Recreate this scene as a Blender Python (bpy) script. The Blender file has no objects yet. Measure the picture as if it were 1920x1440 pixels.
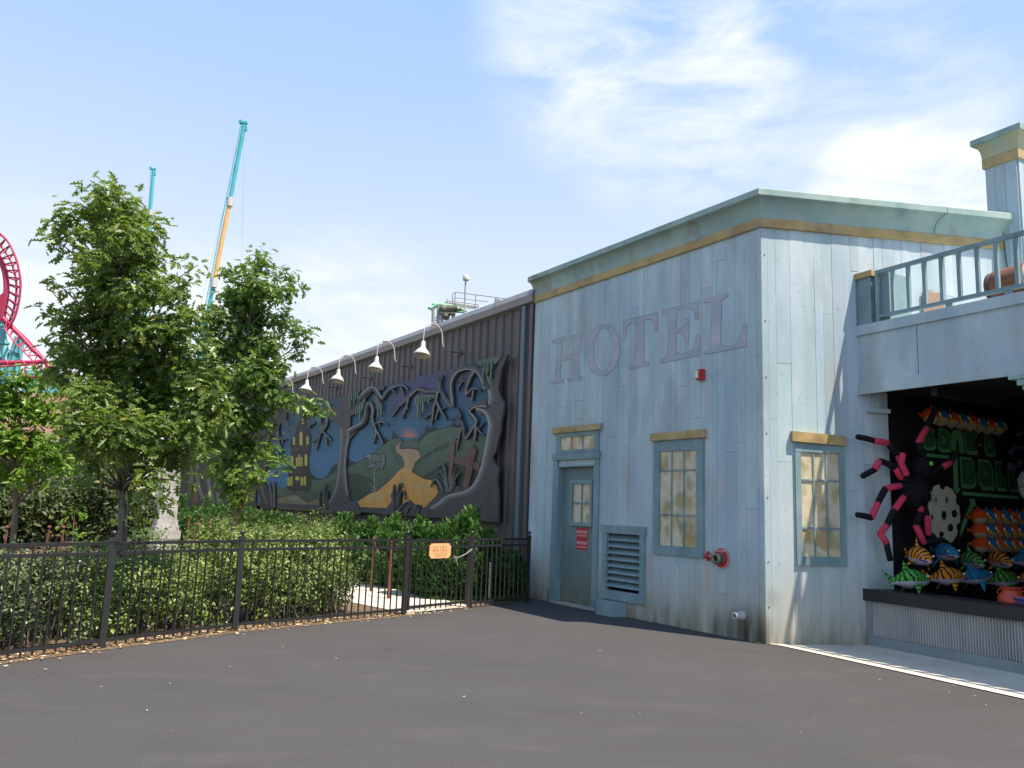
import bpy, math, random
import numpy as np
from mathutils import Vector, Matrix
random.seed(7); rng = np.random.default_rng(7)
R = math.radians
SC = bpy.context.scene

# ------------------------------------------------------------------ camera
FPX, PITCH, ROLL, EYE = 1504.86, R(8.796), R(2.055), 1.55
_fw = Vector((0, math.cos(PITCH), math.sin(PITCH))); _up = Vector((0, -math.sin(PITCH), math.cos(PITCH))); _rt = Vector((1, 0, 0))
CR = math.cos(ROLL)*_rt + math.sin(ROLL)*_up
CU = -math.sin(ROLL)*_rt + math.cos(ROLL)*_up
cd = bpy.data.cameras.new("camera"); cam = bpy.data.objects.new("camera", cd); SC.collection.objects.link(cam)
cam.matrix_world = Matrix(((CR.x, CU.x, -_fw.x, 0), (CR.y, CU.y, -_fw.y, 0), (CR.z, CU.z, -_fw.z, EYE), (0, 0, 0, 1)))
cd.sensor_width = 36; cd.lens = FPX/1920*36; cd.clip_end = 3000; cd.clip_start = .05
SC.camera = cam

# ------------------------------------------------------------------ light
SUN_AZ, SUN_EL = R(124.5), R(64)
SC.view_settings.view_transform = 'Standard'; SC.view_settings.look = 'None'
SC.view_settings.exposure = 0.92; SC.view_settings.gamma = 1
w = bpy.data.worlds.new("World"); SC.world = w; w.use_nodes = True
def ray(x, y):
    return ((x-960)*CR - (y-720)*CU + FPX*_fw).normalized()
def build_world():
    nt = w.node_tree; nt.nodes.clear(); N = nt.nodes.new; L = nt.links.new
    out = N('ShaderNodeOutputWorld'); sky = N('ShaderNodeTexSky'); sky.sky_type = 'NISHITA'; sky.sun_disc = False
    sky.sun_elevation = SUN_EL; sky.sun_rotation = SUN_AZ; sky.air_density = 1.0; sky.dust_density = .6; sky.ozone_density = 1.0
    b1 = N('ShaderNodeBackground'); b1.inputs[1].default_value = .10; L(sky.outputs[0], b1.inputs[0])
    b2 = N('ShaderNodeBackground'); b2.inputs[0].default_value = (.97, .985, 1, 1); b2.inputs[1].default_value = .60
    tc = N('ShaderNodeTexCoord')
    def math_(op, a, b=None, clamp=False):
        m = N('ShaderNodeMath'); m.operation = op; m.use_clamp = clamp
        for i, v in enumerate((a, b)):
            if v is None: continue
            if isinstance(v, (int, float)): m.inputs[i].default_value = v
            else: L(v, m.inputs[i])
        return m.outputs[0]
    mp = N('ShaderNodeMapping'); mp.inputs['Scale'].default_value = (2.2, 2.2, 6.5); mp.inputs['Rotation'].default_value = (0, R(24), 0); L(tc.outputs['Generated'], mp.inputs[0])
    no = N('ShaderNodeTexNoise'); no.inputs['Scale'].default_value = 2.6; no.inputs['Detail'].default_value = 9; no.inputs['Roughness'].default_value = .6
    no.inputs['Distortion'].default_value = .35; L(mp.outputs[0], no.inputs['Vector'])
    tot = None
    for (x, y, ang, amp) in [(1180, 60, 10, .62), (1300, 150, 9, .66), (1230, 230, 7, .5), (1660, 350, 5.5, .85), (1790, 370, 5, .8), (1560, 130, 10, .36), (650, 640, 8, .62), (380, 690, 9, .7), (40, 640, 9, .55), (1750, 210, 5, .4)]:
        d = ray(x, y)
        vm = N('ShaderNodeVectorMath'); vm.operation = 'DOT_PRODUCT'; vm.inputs[1].default_value = d; L(tc.outputs['Generated'], vm.inputs[0])
        mr = N('ShaderNodeMapRange'); mr.interpolation_type = 'SMOOTHSTEP'
        mr.inputs['From Min'].default_value = math.cos(R(ang*1.15)); mr.inputs['From Max'].default_value = 1
        mr.inputs['To Min'].default_value = 0; mr.inputs['To Max'].default_value = amp; L(vm.outputs['Value'], mr.inputs['Value'])
        tot = mr.outputs[0] if tot is None else math_('MAXIMUM', tot, mr.outputs[0])
    nr = N('ShaderNodeMapRange'); nr.inputs['From Min'].default_value = .36; nr.inputs['From Max'].default_value = .62; nr.inputs['To Min'].default_value = .1; nr.inputs['To Max'].default_value = 1.25
    L(no.outputs['Fac'], nr.inputs['Value'])
    cl = math_('MULTIPLY', tot, nr.outputs[0])
    # thin high veil over the whole sky, whiter near the horizon
    sx = N('ShaderNodeSeparateXYZ'); L(tc.outputs['Generated'], sx.inputs[0])
    hz = N('ShaderNodeMapRange'); hz.interpolation_type = 'SMOOTHSTEP'; hz.inputs['From Min'].default_value = .08; hz.inputs['From Max'].default_value = .62
    hz.inputs['To Min'].default_value = 0; hz.inputs['To Max'].default_value = 1; L(sx.outputs[2], hz.inputs['Value'])
    vc = N('ShaderNodeMix'); vc.data_type = 'RGBA'; L(hz.outputs[0], vc.inputs[0]); vc.inputs[6].default_value = (.52, .545, .57, 1); vc.inputs[7].default_value = (.228, .365, .585, 1)
    b3 = N('ShaderNodeBackground'); b3.inputs[1].default_value = 1; L(vc.outputs[2], b3.inputs[0])
    mv = N('ShaderNodeMixShader'); mv.inputs[0].default_value = .8; L(b1.outputs[0], mv.inputs[1]); L(b3.outputs[0], mv.inputs[2])
    fac = math_('ADD', cl, math_('MULTIPLY', no.outputs['Fac'], .06), True)
    mx = N('ShaderNodeMixShader'); L(fac, mx.inputs[0]); L(mv.outputs[0], mx.inputs[1]); L(b2.outputs[0], mx.inputs[2]); L(mx.outputs[0], out.inputs[0])
build_world()
sl = bpy.data.lights.new("sun", 'SUN'); sl.energy = 5.0; sl.angle = R(.53); sl.color = (1, .85, .68)
so = bpy.data.objects.new("sun", sl); SC.collection.objects.link(so)
SUNDIR = Vector((math.sin(SUN_AZ)*math.cos(SUN_EL), math.cos(SUN_AZ)*math.cos(SUN_EL), math.sin(SUN_EL)))
so.rotation_euler = SUNDIR.to_track_quat('Z', 'Y').to_euler(); so.location = (20, -20, 40)

# ------------------------------------------------------------------ helpers
CAMP = Vector((0, 0, EYE))
def ground(x, y, z=0):
    r = ray(x, y); return CAMP + r*((z-EYE)/r.z)
def at(x, y, D):
    r = ray(x, y); return CAMP + r*(D/r.y)
class Frame:
    """vertical plane: s along d, z up, n outward"""
    def __init__(self, o, az, nsign=1, dsign=1):
        self.o = Vector((o[0], o[1], 0)); a = R(az)
        self.d = Vector((math.sin(a), math.cos(a), 0))*dsign
        self.n = Vector((math.cos(a), -math.sin(a), 0))*nsign
    def P(self, s, z, n=0): return self.o + self.d*s + self.n*n + Vector((0, 0, z))
    def px(self, x, y, n=0):
        r = ray(x, y); p0 = self.o + self.n*n
        t = (p0-CAMP).dot(self.n)/r.dot(self.n); q = CAMP + r*t - p0
        return q.dot(self.d), q.z
def tag(o, label=None, cat=None, group=None, kind=None):
    if label: o['label'] = label
    if cat: o['category'] = cat
    if group: o['group'] = group
    if kind: o['kind'] = kind
    return o
def empty(name, loc, label, cat, group=None):
    o = bpy.data.objects.new(name, None); SC.collection.objects.link(o); o.location = loc; o.empty_display_size = .2
    return tag(o, label, cat, group)
def wloc(o):
    v = Vector((0, 0, 0))
    while o is not None: v = v + o.location; o = o.parent
    return v
class MB:
    def __init__(self): self.v = []; self.f = []; self.c = []; self.sm = []; self.col = (1, 1, 1)
    def add(self, vs, fs, smooth=False, col=None):
        b = len(self.v); self.v += [tuple(p) for p in vs]
        for f in fs:
            self.f.append([b+i for i in f]); self.c.append(col or self.col); self.sm.append(smooth)
    def box(self, F, s0, s1, z0, z1, n0, n1, col=None):
        P = [F.P(s, z, n) for n in (n0, n1) for z in (z0, z1) for s in (s0, s1)]
        self.add(P, [(0, 1, 3, 2), (4, 6, 7, 5), (0, 4, 5, 1), (2, 3, 7, 6), (0, 2, 6, 4), (1, 5, 7, 3)], col=col)
    def abox(self, c, sx, sy, sz, rz=0, col=None):
        F = Frame((c[0], c[1]), 90-math.degrees(rz)); self.box(F, -sx/2, sx/2, c[2]-sz/2, c[2]+sz/2, -sy/2, sy/2, col)
    def prism(self, F, pts, n0, n1, col=None, back=True):
        k = len(pts); a = [F.P(s, z, n1) for s, z in pts]; b = [F.P(s, z, n0) for s, z in pts]
        fs = [list(range(k))] + [[i, (i+1) % k, k+(i+1) % k, k+i] for i in range(k)]
        if back: fs.append(list(range(2*k-1, k-1, -1)))
        self.add(a+b, fs, col=col)
    def tube(self, pts, r, sides=8, cap=True, col=None, smooth=True):
        pts = [Vector(p) for p in pts]; n = len(pts)
        rs = r if isinstance(r, (list, tuple)) else [r]*n
        t0 = (pts[1]-pts[0]).normalized(); a = t0.orthogonal().normalized(); vs = []
        for i, p in enumerate(pts):
            t = ((pts[min(i+1, n-1)]-pts[max(i-1, 0)]).normalized())
            a = (a - t*a.dot(t)); a = a.normalized() if a.length > 1e-6 else t.orthogonal().normalized(); b = t.cross(a)
            for k in range(sides):
                an = 2*math.pi*k/sides; vs.append(p + (a*math.cos(an)+b*math.sin(an))*rs[i])
        fs = [[i*sides+k, i*sides+(k+1) % sides, (i+1)*sides+(k+1) % sides, (i+1)*sides+k] for i in range(n-1) for k in range(sides)]
        self.add(vs, fs, smooth, col)
        if cap: self.add(vs[:sides], [list(range(sides-1, -1, -1))], False, col); self.add(vs[-sides:], [list(range(sides))], False, col)
    def lathe(self, c, axis, prof, sides=20, col=None, smooth=True, caps=True):
        """prof: list of (distance along axis, radius)"""
        c = Vector(c); ax = Vector(axis).normalized(); a = ax.orthogonal().normalized(); b = ax.cross(a); vs = []
        for (h, r) in prof:
            for k in range(sides):
                an = 2*math.pi*k/sides; vs.append(c + ax*h + (a*math.cos(an)+b*math.sin(an))*r)
        n = len(prof)
        self.add(vs, [[i*sides+k, i*sides+(k+1) % sides, (i+1)*sides+(k+1) % sides, (i+1)*sides+k] for i in range(n-1) for k in range(sides)], smooth, col)
        if caps: self.add(vs[:sides], [list(range(sides-1, -1, -1))], False, col); self.add(vs[-sides:], [list(range(sides))], False, col)
    def ball(self, c, rx, ry=None, rz=None, M=None, seg=16, rings=10, colf=None, col=None):
        ry = rx if ry is None else ry; rz = rx if rz is None else rz
        c = Vector(c); vs = []; acc = []
        for i in range(rings+1):
            th = math.pi*i/rings
            for k in range(seg):
                ph = 2*math.pi*k/seg; v = Vector((rx*math.sin(th)*math.cos(ph), ry*math.sin(th)*math.sin(ph), rz*math.cos(th)))
                vs.append(c + (M @ v if M else v))
        for i in range(rings):
            for k in range(seg):
                f = [i*seg+k, (i+1)*seg+k, (i+1)*seg+(k+1) % seg, i*seg+(k+1) % seg]
                if i == 0: f = [f[0], f[1], f[2]]
                if i == rings-1: f = [f[0], f[1], f[3]]
                th = math.pi*(i+.5)/rings; ph = 2*math.pi*(k+.5)/seg
                cc = colf(math.sin(th)*math.cos(ph), math.sin(th)*math.sin(ph), math.cos(th)) if colf else (col or self.col)
                acc.append((f, cc))
        b = len(self.v); self.v += [tuple(p) for p in vs]
        for f, cc in acc: self.f.append([b+j for j in f]); self.c.append(cc); self.sm.append(True)
    def build(self, name, mat, parent=None, loc=None):
        off = wloc(parent) if parent else (Vector(loc) if loc is not None else Vector((0, 0, 0)))
        me = bpy.data.meshes.new(name); me.from_pydata([(p[0]-off.x, p[1]-off.y, p[2]-off.z) for p in self.v], [], self.f)
        me.polygons.foreach_set('use_smooth', self.sm)
        ca = me.color_attributes.new('Col', 'FLOAT_COLOR', 'CORNER'); arr = []
        for p, c in zip(self.f, self.c): arr += [c[0], c[1], c[2], 1.0]*len(p)
        ca.data.foreach_set('color', arr)
        if mat: me.materials.append(mat)
        me.update(); o = bpy.data.objects.new(name, me); SC.collection.objects.link(o)
        if parent: o.parent = parent
        elif loc is not None: o.location = loc
        return o
def one(fn, name, mat, parent=None, loc=None):
    m = MB(); fn(m); return m.build(name, mat, parent, loc)
def dup(root, loc=None, rz=None, label=None, group=None, scale=None):
    r = root.copy(); SC.collection.objects.link(r)
    if loc is not None: r.location = loc
    if rz is not None: r.rotation_euler = rz if isinstance(rz, tuple) else (0, 0, rz)
    if scale: r.scale = (scale,)*3
    if label: r['label'] = label
    if group: r['group'] = group
    for ch in list(root.children):
        c = ch.copy(); SC.collection.objects.link(c); c.parent = r
        for g in ch.children:
            d = g.copy(); SC.collection.objects.link(d); d.parent = c
    return r
def text_mesh(txt, size=1.0, align='CENTER'):
    cu = bpy.data.curves.new('t', 'FONT'); cu.body = txt; cu.size = size; cu.align_x = align; cu.resolution_u = 3
    o = bpy.data.objects.new('t', cu); SC.collection.objects.link(o)
    dg = bpy.context.evaluated_depsgraph_get(); me = bpy.data.meshes.new_from_object(o.evaluated_get(dg))
    V = [v.co.copy() for v in me.vertices]; Fc = [list(p.vertices) for p in me.polygons]
    bpy.data.objects.remove(o); bpy.data.curves.remove(cu); bpy.data.meshes.remove(me)
    return V, Fc
def put_text(m, F, txt, sc, zc, n, width=None, height=None, sdir=1, size=.1, col=None, thick=0):
    V, Fc = text_mesh(txt)
    xs = [v.x for v in V]; ys = [v.y for v in V]; w0 = max(xs)-min(xs); h0 = max(ys)-min(ys); cx = (max(xs)+min(xs))/2; cy = (max(ys)+min(ys))/2
    kx = width/w0 if width else size; ky = height/h0 if height else size
    m.add([F.P(sc + sdir*(v.x-cx)*kx, zc+(v.y-cy)*ky, n) for v in V], Fc, col=col)

# ------------------------------------------------------------------ materials
def hexl(r, g, b):
    f = lambda c: ((c/255+.055)/1.055)**2.4 if c > 10 else c/255/12.92
    return (f(r), f(g), f(b))
def MAT(name, cols, scale=4, rough=.7, metal=0, bump=0, bscale=None, stretch=(1, 1, 1), attr=False, detail=5, spec=.4, stain=None, stain_scale=1.2, stain_amt=.5, dirt=None, fine=None, contrast=(.3, .7), moss=None):
    m = bpy.data.materials.new(name); m.use_nodes = True; nt = m.node_tree; N = nt.nodes.new; L = nt.links.new
    b = nt.nodes['Principled BSDF']; b.inputs['Roughness'].default_value = rough; b.inputs['Metallic'].default_value = metal; b.inputs['Specular IOR Level'].default_value = spec
    tc = N('ShaderNodeTexCoord'); mp = N('ShaderNodeMapping'); mp.inputs['Scale'].default_value = stretch; L(tc.outputs['Object'], mp.inputs[0])
    no = N('ShaderNodeTexNoise'); no.inputs['Scale'].default_value = scale; no.inputs['Detail'].default_value = detail; no.inputs['Roughness'].default_value = .6; L(mp.outputs[0], no.inputs['Vector'])
    cr = N('ShaderNodeValToRGB'); L(no.outputs['Fac'], cr.inputs[0])
    lo, hi = contrast
    while len(cr.color_ramp.elements) < len(cols): cr.color_ramp.elements.new(.5)
    for i, c in enumerate(cols):
        e = cr.color_ramp.elements[i]; e.position = lo + (hi-lo)*i/max(1, len(cols)-1); e.color = (*c, 1)
    cur = cr.outputs[0]
    def mix(fac, a, bb, mode='MIX'):
        x = N('ShaderNodeMix'); x.data_type = 'RGBA'; x.blend_type = mode
        if isinstance(fac, (int, float)): x.inputs[0].default_value = fac
        else: L(fac, x.inputs[0])
        if isinstance(a, tuple): x.inputs[6].default_value = (*a, 1)
        else: L(a, x.inputs[6])
        if isinstance(bb, tuple): x.inputs[7].default_value = (*bb, 1)
        else: L(bb, x.inputs[7])
        return x.outputs[2]
    def rng_(v, a, b_, c, d):
        x = N('ShaderNodeMapRange'); x.inputs[1].default_value = a; x.inputs[2].default_value = b_; x.inputs[3].default_value = c; x.inputs[4].default_value = d; L(v, x.inputs[0]); return x.outputs[0]
    def mul(a, b_):
        x = N('ShaderNodeMath'); x.operation = 'MULTIPLY'; L(a, x.inputs[0])
        if isinstance(b_, (int, float)): x.inputs[1].default_value = b_
        else: L(b_, x.inputs[1])
        return x.outputs[0]
    if stain:
        for i, sc in enumerate(stain):
            n2 = N('ShaderNodeTexNoise'); n2.inputs['Scale'].default_value = stain_scale*(1+.4*i); n2.inputs['Detail'].default_value = 3
            mo = N('ShaderNodeVectorMath'); mo.operation = 'ADD'; mo.inputs[1].default_value = (7.3*i+3, 3.1*i, 5.7*i); L(mp.outputs[0], mo.inputs[0]); L(mo.outputs[0], n2.inputs['Vector'])
            cur = mix(rng_(n2.outputs['Fac'], .56, .76, 0, stain_amt), cur, sc)
    if fine:
        n3 = N('ShaderNodeTexNoise'); n3.inputs['Scale'].default_value = fine[0]; n3.inputs['Detail'].default_value = 2; L(tc.outputs['Object'], n3.inputs['Vector'])
        cur = mix(rng_(n3.outputs['Fac'], fine[1], fine[2], 0, fine[3]), cur, fine[4])
    if dirt:   # grime splashed up from the ground, ragged edge: (top z, colour, dark colour)
        ge = N('ShaderNodeNewGeometry'); sp = N('ShaderNodeSeparateXYZ'); L(ge.outputs['Position'], sp.inputs[0])
        n4 = N('ShaderNodeTexNoise'); n4.inputs['Scale'].default_value = 1.0; n4.inputs['Detail'].default_value = 6; mp4 = N('ShaderNodeMapping'); mp4.inputs['Scale'].default_value = (5, 5, .9)
        L(ge.outputs['Position'], mp4.inputs[0]); L(mp4.outputs[0], n4.inputs['Vector'])
        nz = rng_(n4.outputs['Fac'], .2, .8, .45, 1.75)
        cur = mix(mul(rng_(sp.outputs[2], 0.0, dirt[0], .78, 0), nz), cur, dirt[1])
        x = mul(rng_(sp.outputs[2], 0.0, dirt[0]*.42, .8, 0), rng_(n4.outputs['Fac'], .4, .75, 0, 1.5))
        cur = mix(x, cur, dirt[2])
    if moss:
        ge2 = N('ShaderNodeNewGeometry'); mm_ = N('ShaderNodeMapping'); mm_.inputs['Scale'].default_value = (1, 1, .62); L(ge2.outputs['Position'], mm_.inputs[0])
        for (px_, py_, pz_, rad_, am_) in moss:
            dd = N('ShaderNodeVectorMath'); dd.operation = 'DISTANCE'; dd.inputs[1].default_value = (px_, py_, pz_*.62); L(mm_.outputs[0], dd.inputs[0])
            cur = mix(mul(rng_(dd.outputs['Value'], 0, rad_, am_, 0), rng_(n4.outputs['Fac'], .35, .7, .45, 1.5)), cur, (.045, .045, .03))
    if attr:
        at_ = N('ShaderNodeVertexColor'); at_.layer_name = 'Col'; cur = mix(1.0, cur, at_.outputs[0], 'MULTIPLY')
    L(cur, b.inputs['Base Color'])
    if bump:
        n5 = N('ShaderNodeTexNoise'); n5.inputs['Scale'].default_value = bscale or scale*8; n5.inputs['Detail'].default_value = 4; L(mp.outputs[0], n5.inputs['Vector'])
        bp = N('ShaderNodeBump'); bp.inputs['Strength'].default_value = bump; bp.inputs['Distance'].default_value = .01; L(n5.outputs['Fac'], bp.inputs['Height']); L(bp.outputs[0], b.inputs['Normal'])
    return m
def near(c, k=.15): return [tuple(x*(1-k) for x in c), c, tuple(min(1, x*(1+k)) for x in c)]
def LEAF(name, lo, hi, trans, tfac=.32, rough=.42):
    m = bpy.data.materials.new(name); m.use_nodes = True; nt = m.node_tree; N = nt.nodes.new; L = nt.links.new
    b = nt.nodes['Principled BSDF']; b.inputs['Roughness'].default_value = rough; b.inputs['Specular IOR Level'].default_value = .45
    vc = N('ShaderNodeVertexColor'); vc.layer_name = 'Col'; sp = N('ShaderNodeSeparateColor'); L(vc.outputs[0], sp.inputs[0])
    mx = N('ShaderNodeMix'); mx.data_type = 'RGBA'; L(sp.outputs[0], mx.inputs[0]); mx.inputs[6].default_value = (*lo, 1); mx.inputs[7].default_value = (*hi, 1)
    m2 = N('ShaderNodeMix'); m2.data_type = 'RGBA'; L(sp.outputs[1], m2.inputs[0]); L(mx.outputs[2], m2.inputs[6]); m2.inputs[7].default_value = (.30, .27, .05, 1)
    L(m2.outputs[2], b.inputs['Base Color'])
    tr = N('ShaderNodeBsdfTranslucent'); tr.inputs[0].default_value = (*trans, 1); ms = N('ShaderNodeMixShader'); ms.inputs[0].default_value = tfac
    L(b.outputs[0], ms.inputs[1]); L(tr.outputs[0], ms.inputs[2]); L(ms.outputs[0], nt.nodes['Material Output'].inputs[0])
    return m

m_asphalt = MAT('asphalt', [(.043, .0445, .048), (.050, .051, .055), (.055, .056, .060)], scale=.55, rough=.9, detail=8, bump=.5, bscale=90, fine=(120, .5, .72, .5, (.14, .14, .145)), stretch=(.7, 1.2, 1), spec=.25, stain=[(.040, .038, .040), (.075, .072, .073), (.050, .045, .043)], stain_scale=1.6, stain_amt=.45)
m_conc = MAT('concrete', [(.42, .40, .36), (.52, .49, .43), (.56, .54, .49)], scale=2, rough=.85, bump=.25, bscale=40, stain=[(.3, .28, .25)], stain_scale=1.6, stain_amt=.5)
m_mulch = MAT('mulch', [(.05, .034, .02), (.11, .08, .05), (.20, .15, .10)], scale=28, rough=.95, bump=.8, bscale=60)
m_chip = MAT('dry_leaf', [(.8, .8, .8), (1, 1, 1)], scale=9, rough=.8, attr=True)
m_grassbase = MAT('lawn_soil', [(.03, .06, .015), (.05, .10, .025), (.08, .12, .04)], scale=14, rough=.95, bump=.6)
BLUE = (.30, .405, .47)
m_board = MAT('weathered_board', [(.31, .41, .465), (.385, .49, .545), (.46, .565, .61)], scale=1.5, rough=.72, bump=.22, bscale=14, stretch=(1, 1, .28), attr=True, stain=[(.30, .24, .21), (.24, .42, .44), (.62, .68, .70), (.40, .36, .34)], stain_scale=1.5, stain_amt=.55, dirt=(1.05, (.40, .36, .26), (.12, .11, .08)), moss=[(3.15, 10.45, .0, .34, 1.0), (3.06, 10.60, .12, .26, .9), (2.85, 10.9, .0, .22, .8), (3.40, 10.30, .05, .22, .8), (3.34, 10.30, .55, .10, .5)], fine=(26, .66, .74, .45, (.10, .11, .11)))
m_gap = MAT('board_backing', near((.07, .09, .10)), scale=3, rough=.95)
m_teal = MAT('teal_trim_paint', [(.14, .225, .25), (.185, .285, .315), (.24, .34, .365)], scale=3, rough=.65, bump=.12, stretch=(1, 1, .5), stain=[(.20, .18, .15), (.26, .36, .40)], stain_scale=2.0, stain_amt=.4)
m_tealp = MAT('pale_cornice_paint', [(.20, .31, .30), (.27, .39, .37), (.35, .47, .44)], scale=1.2, rough=.6, bump=.1, stain=[(.15, .11, .085), (.14, .25, .28), (.36, .42, .38)], stain_scale=1.6, stain_amt=.75, stretch=(1, 1, .8))
m_gold = MAT('ochre_trim_paint', [(.30, .215, .085), (.42, .31, .13), (.50, .37, .18)], scale=3, rough=.65, bump=.12, stain=[(.14, .10, .075), (.42, .36, .26), (.26, .24, .22)], stain_scale=2.2, stain_amt=.75)
m_pane = MAT('painted_glass_pane', [(.30, .28, .15), (.52, .45, .28), (.60, .55, .42), (.34, .33, .17), (.50, .27, .12)], scale=2.6, rough=.35, detail=2, stretch=(1, 1, .75), stain=[(.50, .20, .07), (.20, .22, .10), (.60, .60, .56)], stain_scale=2.6, stain_amt=.85, contrast=(.28, .72))
m_door = MAT('door_paint', [(.12, .195, .20), (.155, .24, .25)], scale=1.5, rough=.45, bump=.05, dirt=(.9, (.20, .21, .15), (.12, .12, .09)))
m_letter = MAT('faded_letter_paint', [(.42, .46, .54), (.48, .50, .58), (.53, .53, .60)], scale=3, rough=.75, stretch=(1, 1, .4), stain=[(.30, .27, .28)], stain_scale=2, stain_amt=.4)
_nt = m_letter.node_tree; _ms = _nt.nodes.new('ShaderNodeMixShader'); _tb = _nt.nodes.new('ShaderNodeBsdfTransparent'); _nn = _nt.nodes.new('ShaderNodeTexNoise'); _nn.inputs['Scale'].default_value = 2.5; _nn.inputs['Detail'].default_value = 6
_mr = _nt.nodes.new('ShaderNodeMapRange'); _mr.inputs[1].default_value = .3; _mr.inputs[2].default_value = .7; _mr.inputs[3].default_value = .45; _mr.inputs[4].default_value = .90
_nt.links.new(_nn.outputs['Fac'], _mr.inputs[0]); _nt.links.new(_mr.outputs[0], _ms.inputs[0]); _nt.links.new(_tb.outputs[0], _ms.inputs[1]); _nt.links.new(_nt.nodes['Principled BSDF'].outputs[0], _ms.inputs[2]); _nt.links.new(_ms.outputs[0], _nt.nodes['Material Output'].inputs[0])
m_outline = MAT('letter_outline', near((.19, .23, .28)), scale=4, rough=.8)
m_metal = MAT('brown_wall_metal', [(.072, .064, .065), (.092, .082, .082), (.118, .105, .103)], scale=1.2, rough=.5, stretch=(1, 1, .12), bump=.05, attr=True, stain=[(.14, .125, .12)], stain_scale=1.2, stain_amt=.4, detail=6)
m_roofm = MAT('roof_edge_metal', [(.20, .20, .21), (.26, .26, .27)], scale=1.5, rough=.4, metal=.3)
m_downs = MAT('slate_blue_pilaster', [(.10, .135, .17), (.14, .18, .22)], scale=1.5, rough=.5, stretch=(1, 1, .2))
m_dark = MAT('black_paint', near((.012, .013, .016)), scale=3, rough=.6)
m_fence = MAT('black_iron', near((.022, .023, .026)), scale=12, rough=.33, spec=.6)
m_art = MAT('mural_paint', [(.82, .82, .82), (1, 1, 1), (1.12, 1.12, 1.12)], scale=3.2, rough=.6, attr=True, detail=7, bump=.1, bscale=12, stain=[(1.5, 1.55, 1.6)], stain_scale=1.5, stain_amt=.22)
m_white = MAT('white_enamel', [(.46, .46, .45), (.56, .56, .54)], scale=5, rough=.35)
m_dkpipe = MAT('dark_pipe', near((.06, .06, .06)), scale=5, rough=.5)
m_steel = MAT('galvanised_steel', [(.32, .33, .33), (.45, .46, .46)], scale=8, rough=.35, metal=.6)
m_corr = MAT('corrugated_zinc', [(.30, .31, .32), (.40, .41, .41), (.47, .47, .455)], scale=3, rough=.42, metal=.25, stretch=(1, 1, .3), stain=[(.25, .25, .24)], stain_scale=2)
m_cgray = MAT('grey_skirting_paint', near((.20, .235, .255)), scale=2, rough=.6, bump=.1, stain=[(.13, .14, .14)])
m_red = MAT('signal_red', near((.48, .03, .035)), scale=4, rough=.4)
m_lens = MAT('strobe_lens', near((.75, .68, .5)), scale=5, rough=.2)
m_whitep = MAT('white_lettering', near((.75, .72, .72), .05), scale=5, rough=.6)
m_wood = MAT('tan_sign_wood', [(.62, .33, .15), (.74, .42, .21), (.80, .48, .27)], scale=9, rough=.6, bump=.15, stretch=(1, 1, 3))
m_woodtxt = MAT('carved_letter', near((.33, .16, .05)), scale=5, rough=.8)
m_woodedge = MAT('dark_wood_edge', near((.08, .03, .015)), scale=5, rough=.6)
m_bark = MAT('tree_bark', [(.09, .075, .062), (.16, .135, .115), (.23, .20, .17)], scale=14, rough=.9, bump=.8, bscale=30, stretch=(1, 1, .2))
m_rust = MAT('rusted_iron', [(.07, .032, .022), (.13, .055, .035), (.20, .085, .05)], scale=16, rough=.85, bump=.3)
m_stone = MAT('pale_grey_stone', [(.24, .24, .24), (.35, .35, .36), (.44, .44, .45)], scale=4, rough=.85, bump=.4, stain=[(.24, .235, .22)], stain_scale=2.5, stain_amt=.6)
m_cred = MAT('coaster_red', near((.38, .028, .085)), scale=.6, rough=.4)
m_cteal = MAT('coaster_teal', near((.13, .42, .47)), scale=.6, rough=.45)
m_mteal = MAT('mast_teal', near((.06, .42, .50)), scale=.6, rough=.45)
m_myel = MAT('mast_yellow', near((.72, .43, .16)), scale=.6, rough=.5)
m_shingle = MAT('brown_shingle', [(.13, .075, .06), (.22, .13, .10)], scale=5, rough=.9, bump=.4)
m_green = MAT('track_green', near((.22, .55, .33)), scale=1, rough=.5)
m_struct = MAT('station_grey_steel', near((.30, .32, .33)), scale=1, rough=.5)
m_machine = MAT('dark_machinery', [(.04, .05, .05), (.10, .11, .09), (.16, .12, .10)], scale=3, rough=.6)
m_copper = MAT('copper_barrel_wood', [(.13, .055, .035), (.24, .10, .06)], scale=5, rough=.5, stretch=(1, 1, 6))
m_brownb = MAT('brown_plywood', near((.32, .22, .17)), scale=4, rough=.8)
m_plush = MAT('plush_fabric', [(.85, .85, .85), (1, 1, 1)], scale=30, rough=.95, attr=True, bump=.4, bscale=120, spec=.15)
m_sign = MAT('painted_game_sign', [(.85, .85, .85), (1, 1, 1), (1.1, 1.1, 1.1)], scale=8, rough=.7, attr=True)
m_pot = MAT('red_enamel', near((.45, .06, .03)), scale=4, rough=.35)
m_tub = MAT('purple_plastic', near((.20, .14, .40)), scale=4, rough=.4)
l_oak = LEAF('oak_leaf', (.045, .092, .020), (.165, .265, .062), (.30, .44, .06), .34, .38)
l_oak2 = LEAF('oak_leaf_dark', (.034, .082, .018), (.135, .24, .048), (.25, .44, .055), .32)
l_light = LEAF('maple_leaf', (.065, .15, .018), (.19, .35, .045), (.26, .46, .05), .36)
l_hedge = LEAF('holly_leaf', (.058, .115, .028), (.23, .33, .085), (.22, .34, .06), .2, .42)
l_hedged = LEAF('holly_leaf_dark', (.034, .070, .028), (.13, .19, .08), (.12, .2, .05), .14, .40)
l_hedgel = LEAF('privet_leaf', (.10, .14, .04), (.30, .34, .14), (.3, .38, .12), .22, .45)
l_fir = LEAF('cypress_spray', (.022, .07, .018), (.07, .18, .035), (.10, .26, .04), .25, .6)
l_bg = LEAF('background_leaf', (.018, .042, .014), (.06, .10, .03), (.07, .12, .03), .2, .6)

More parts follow.
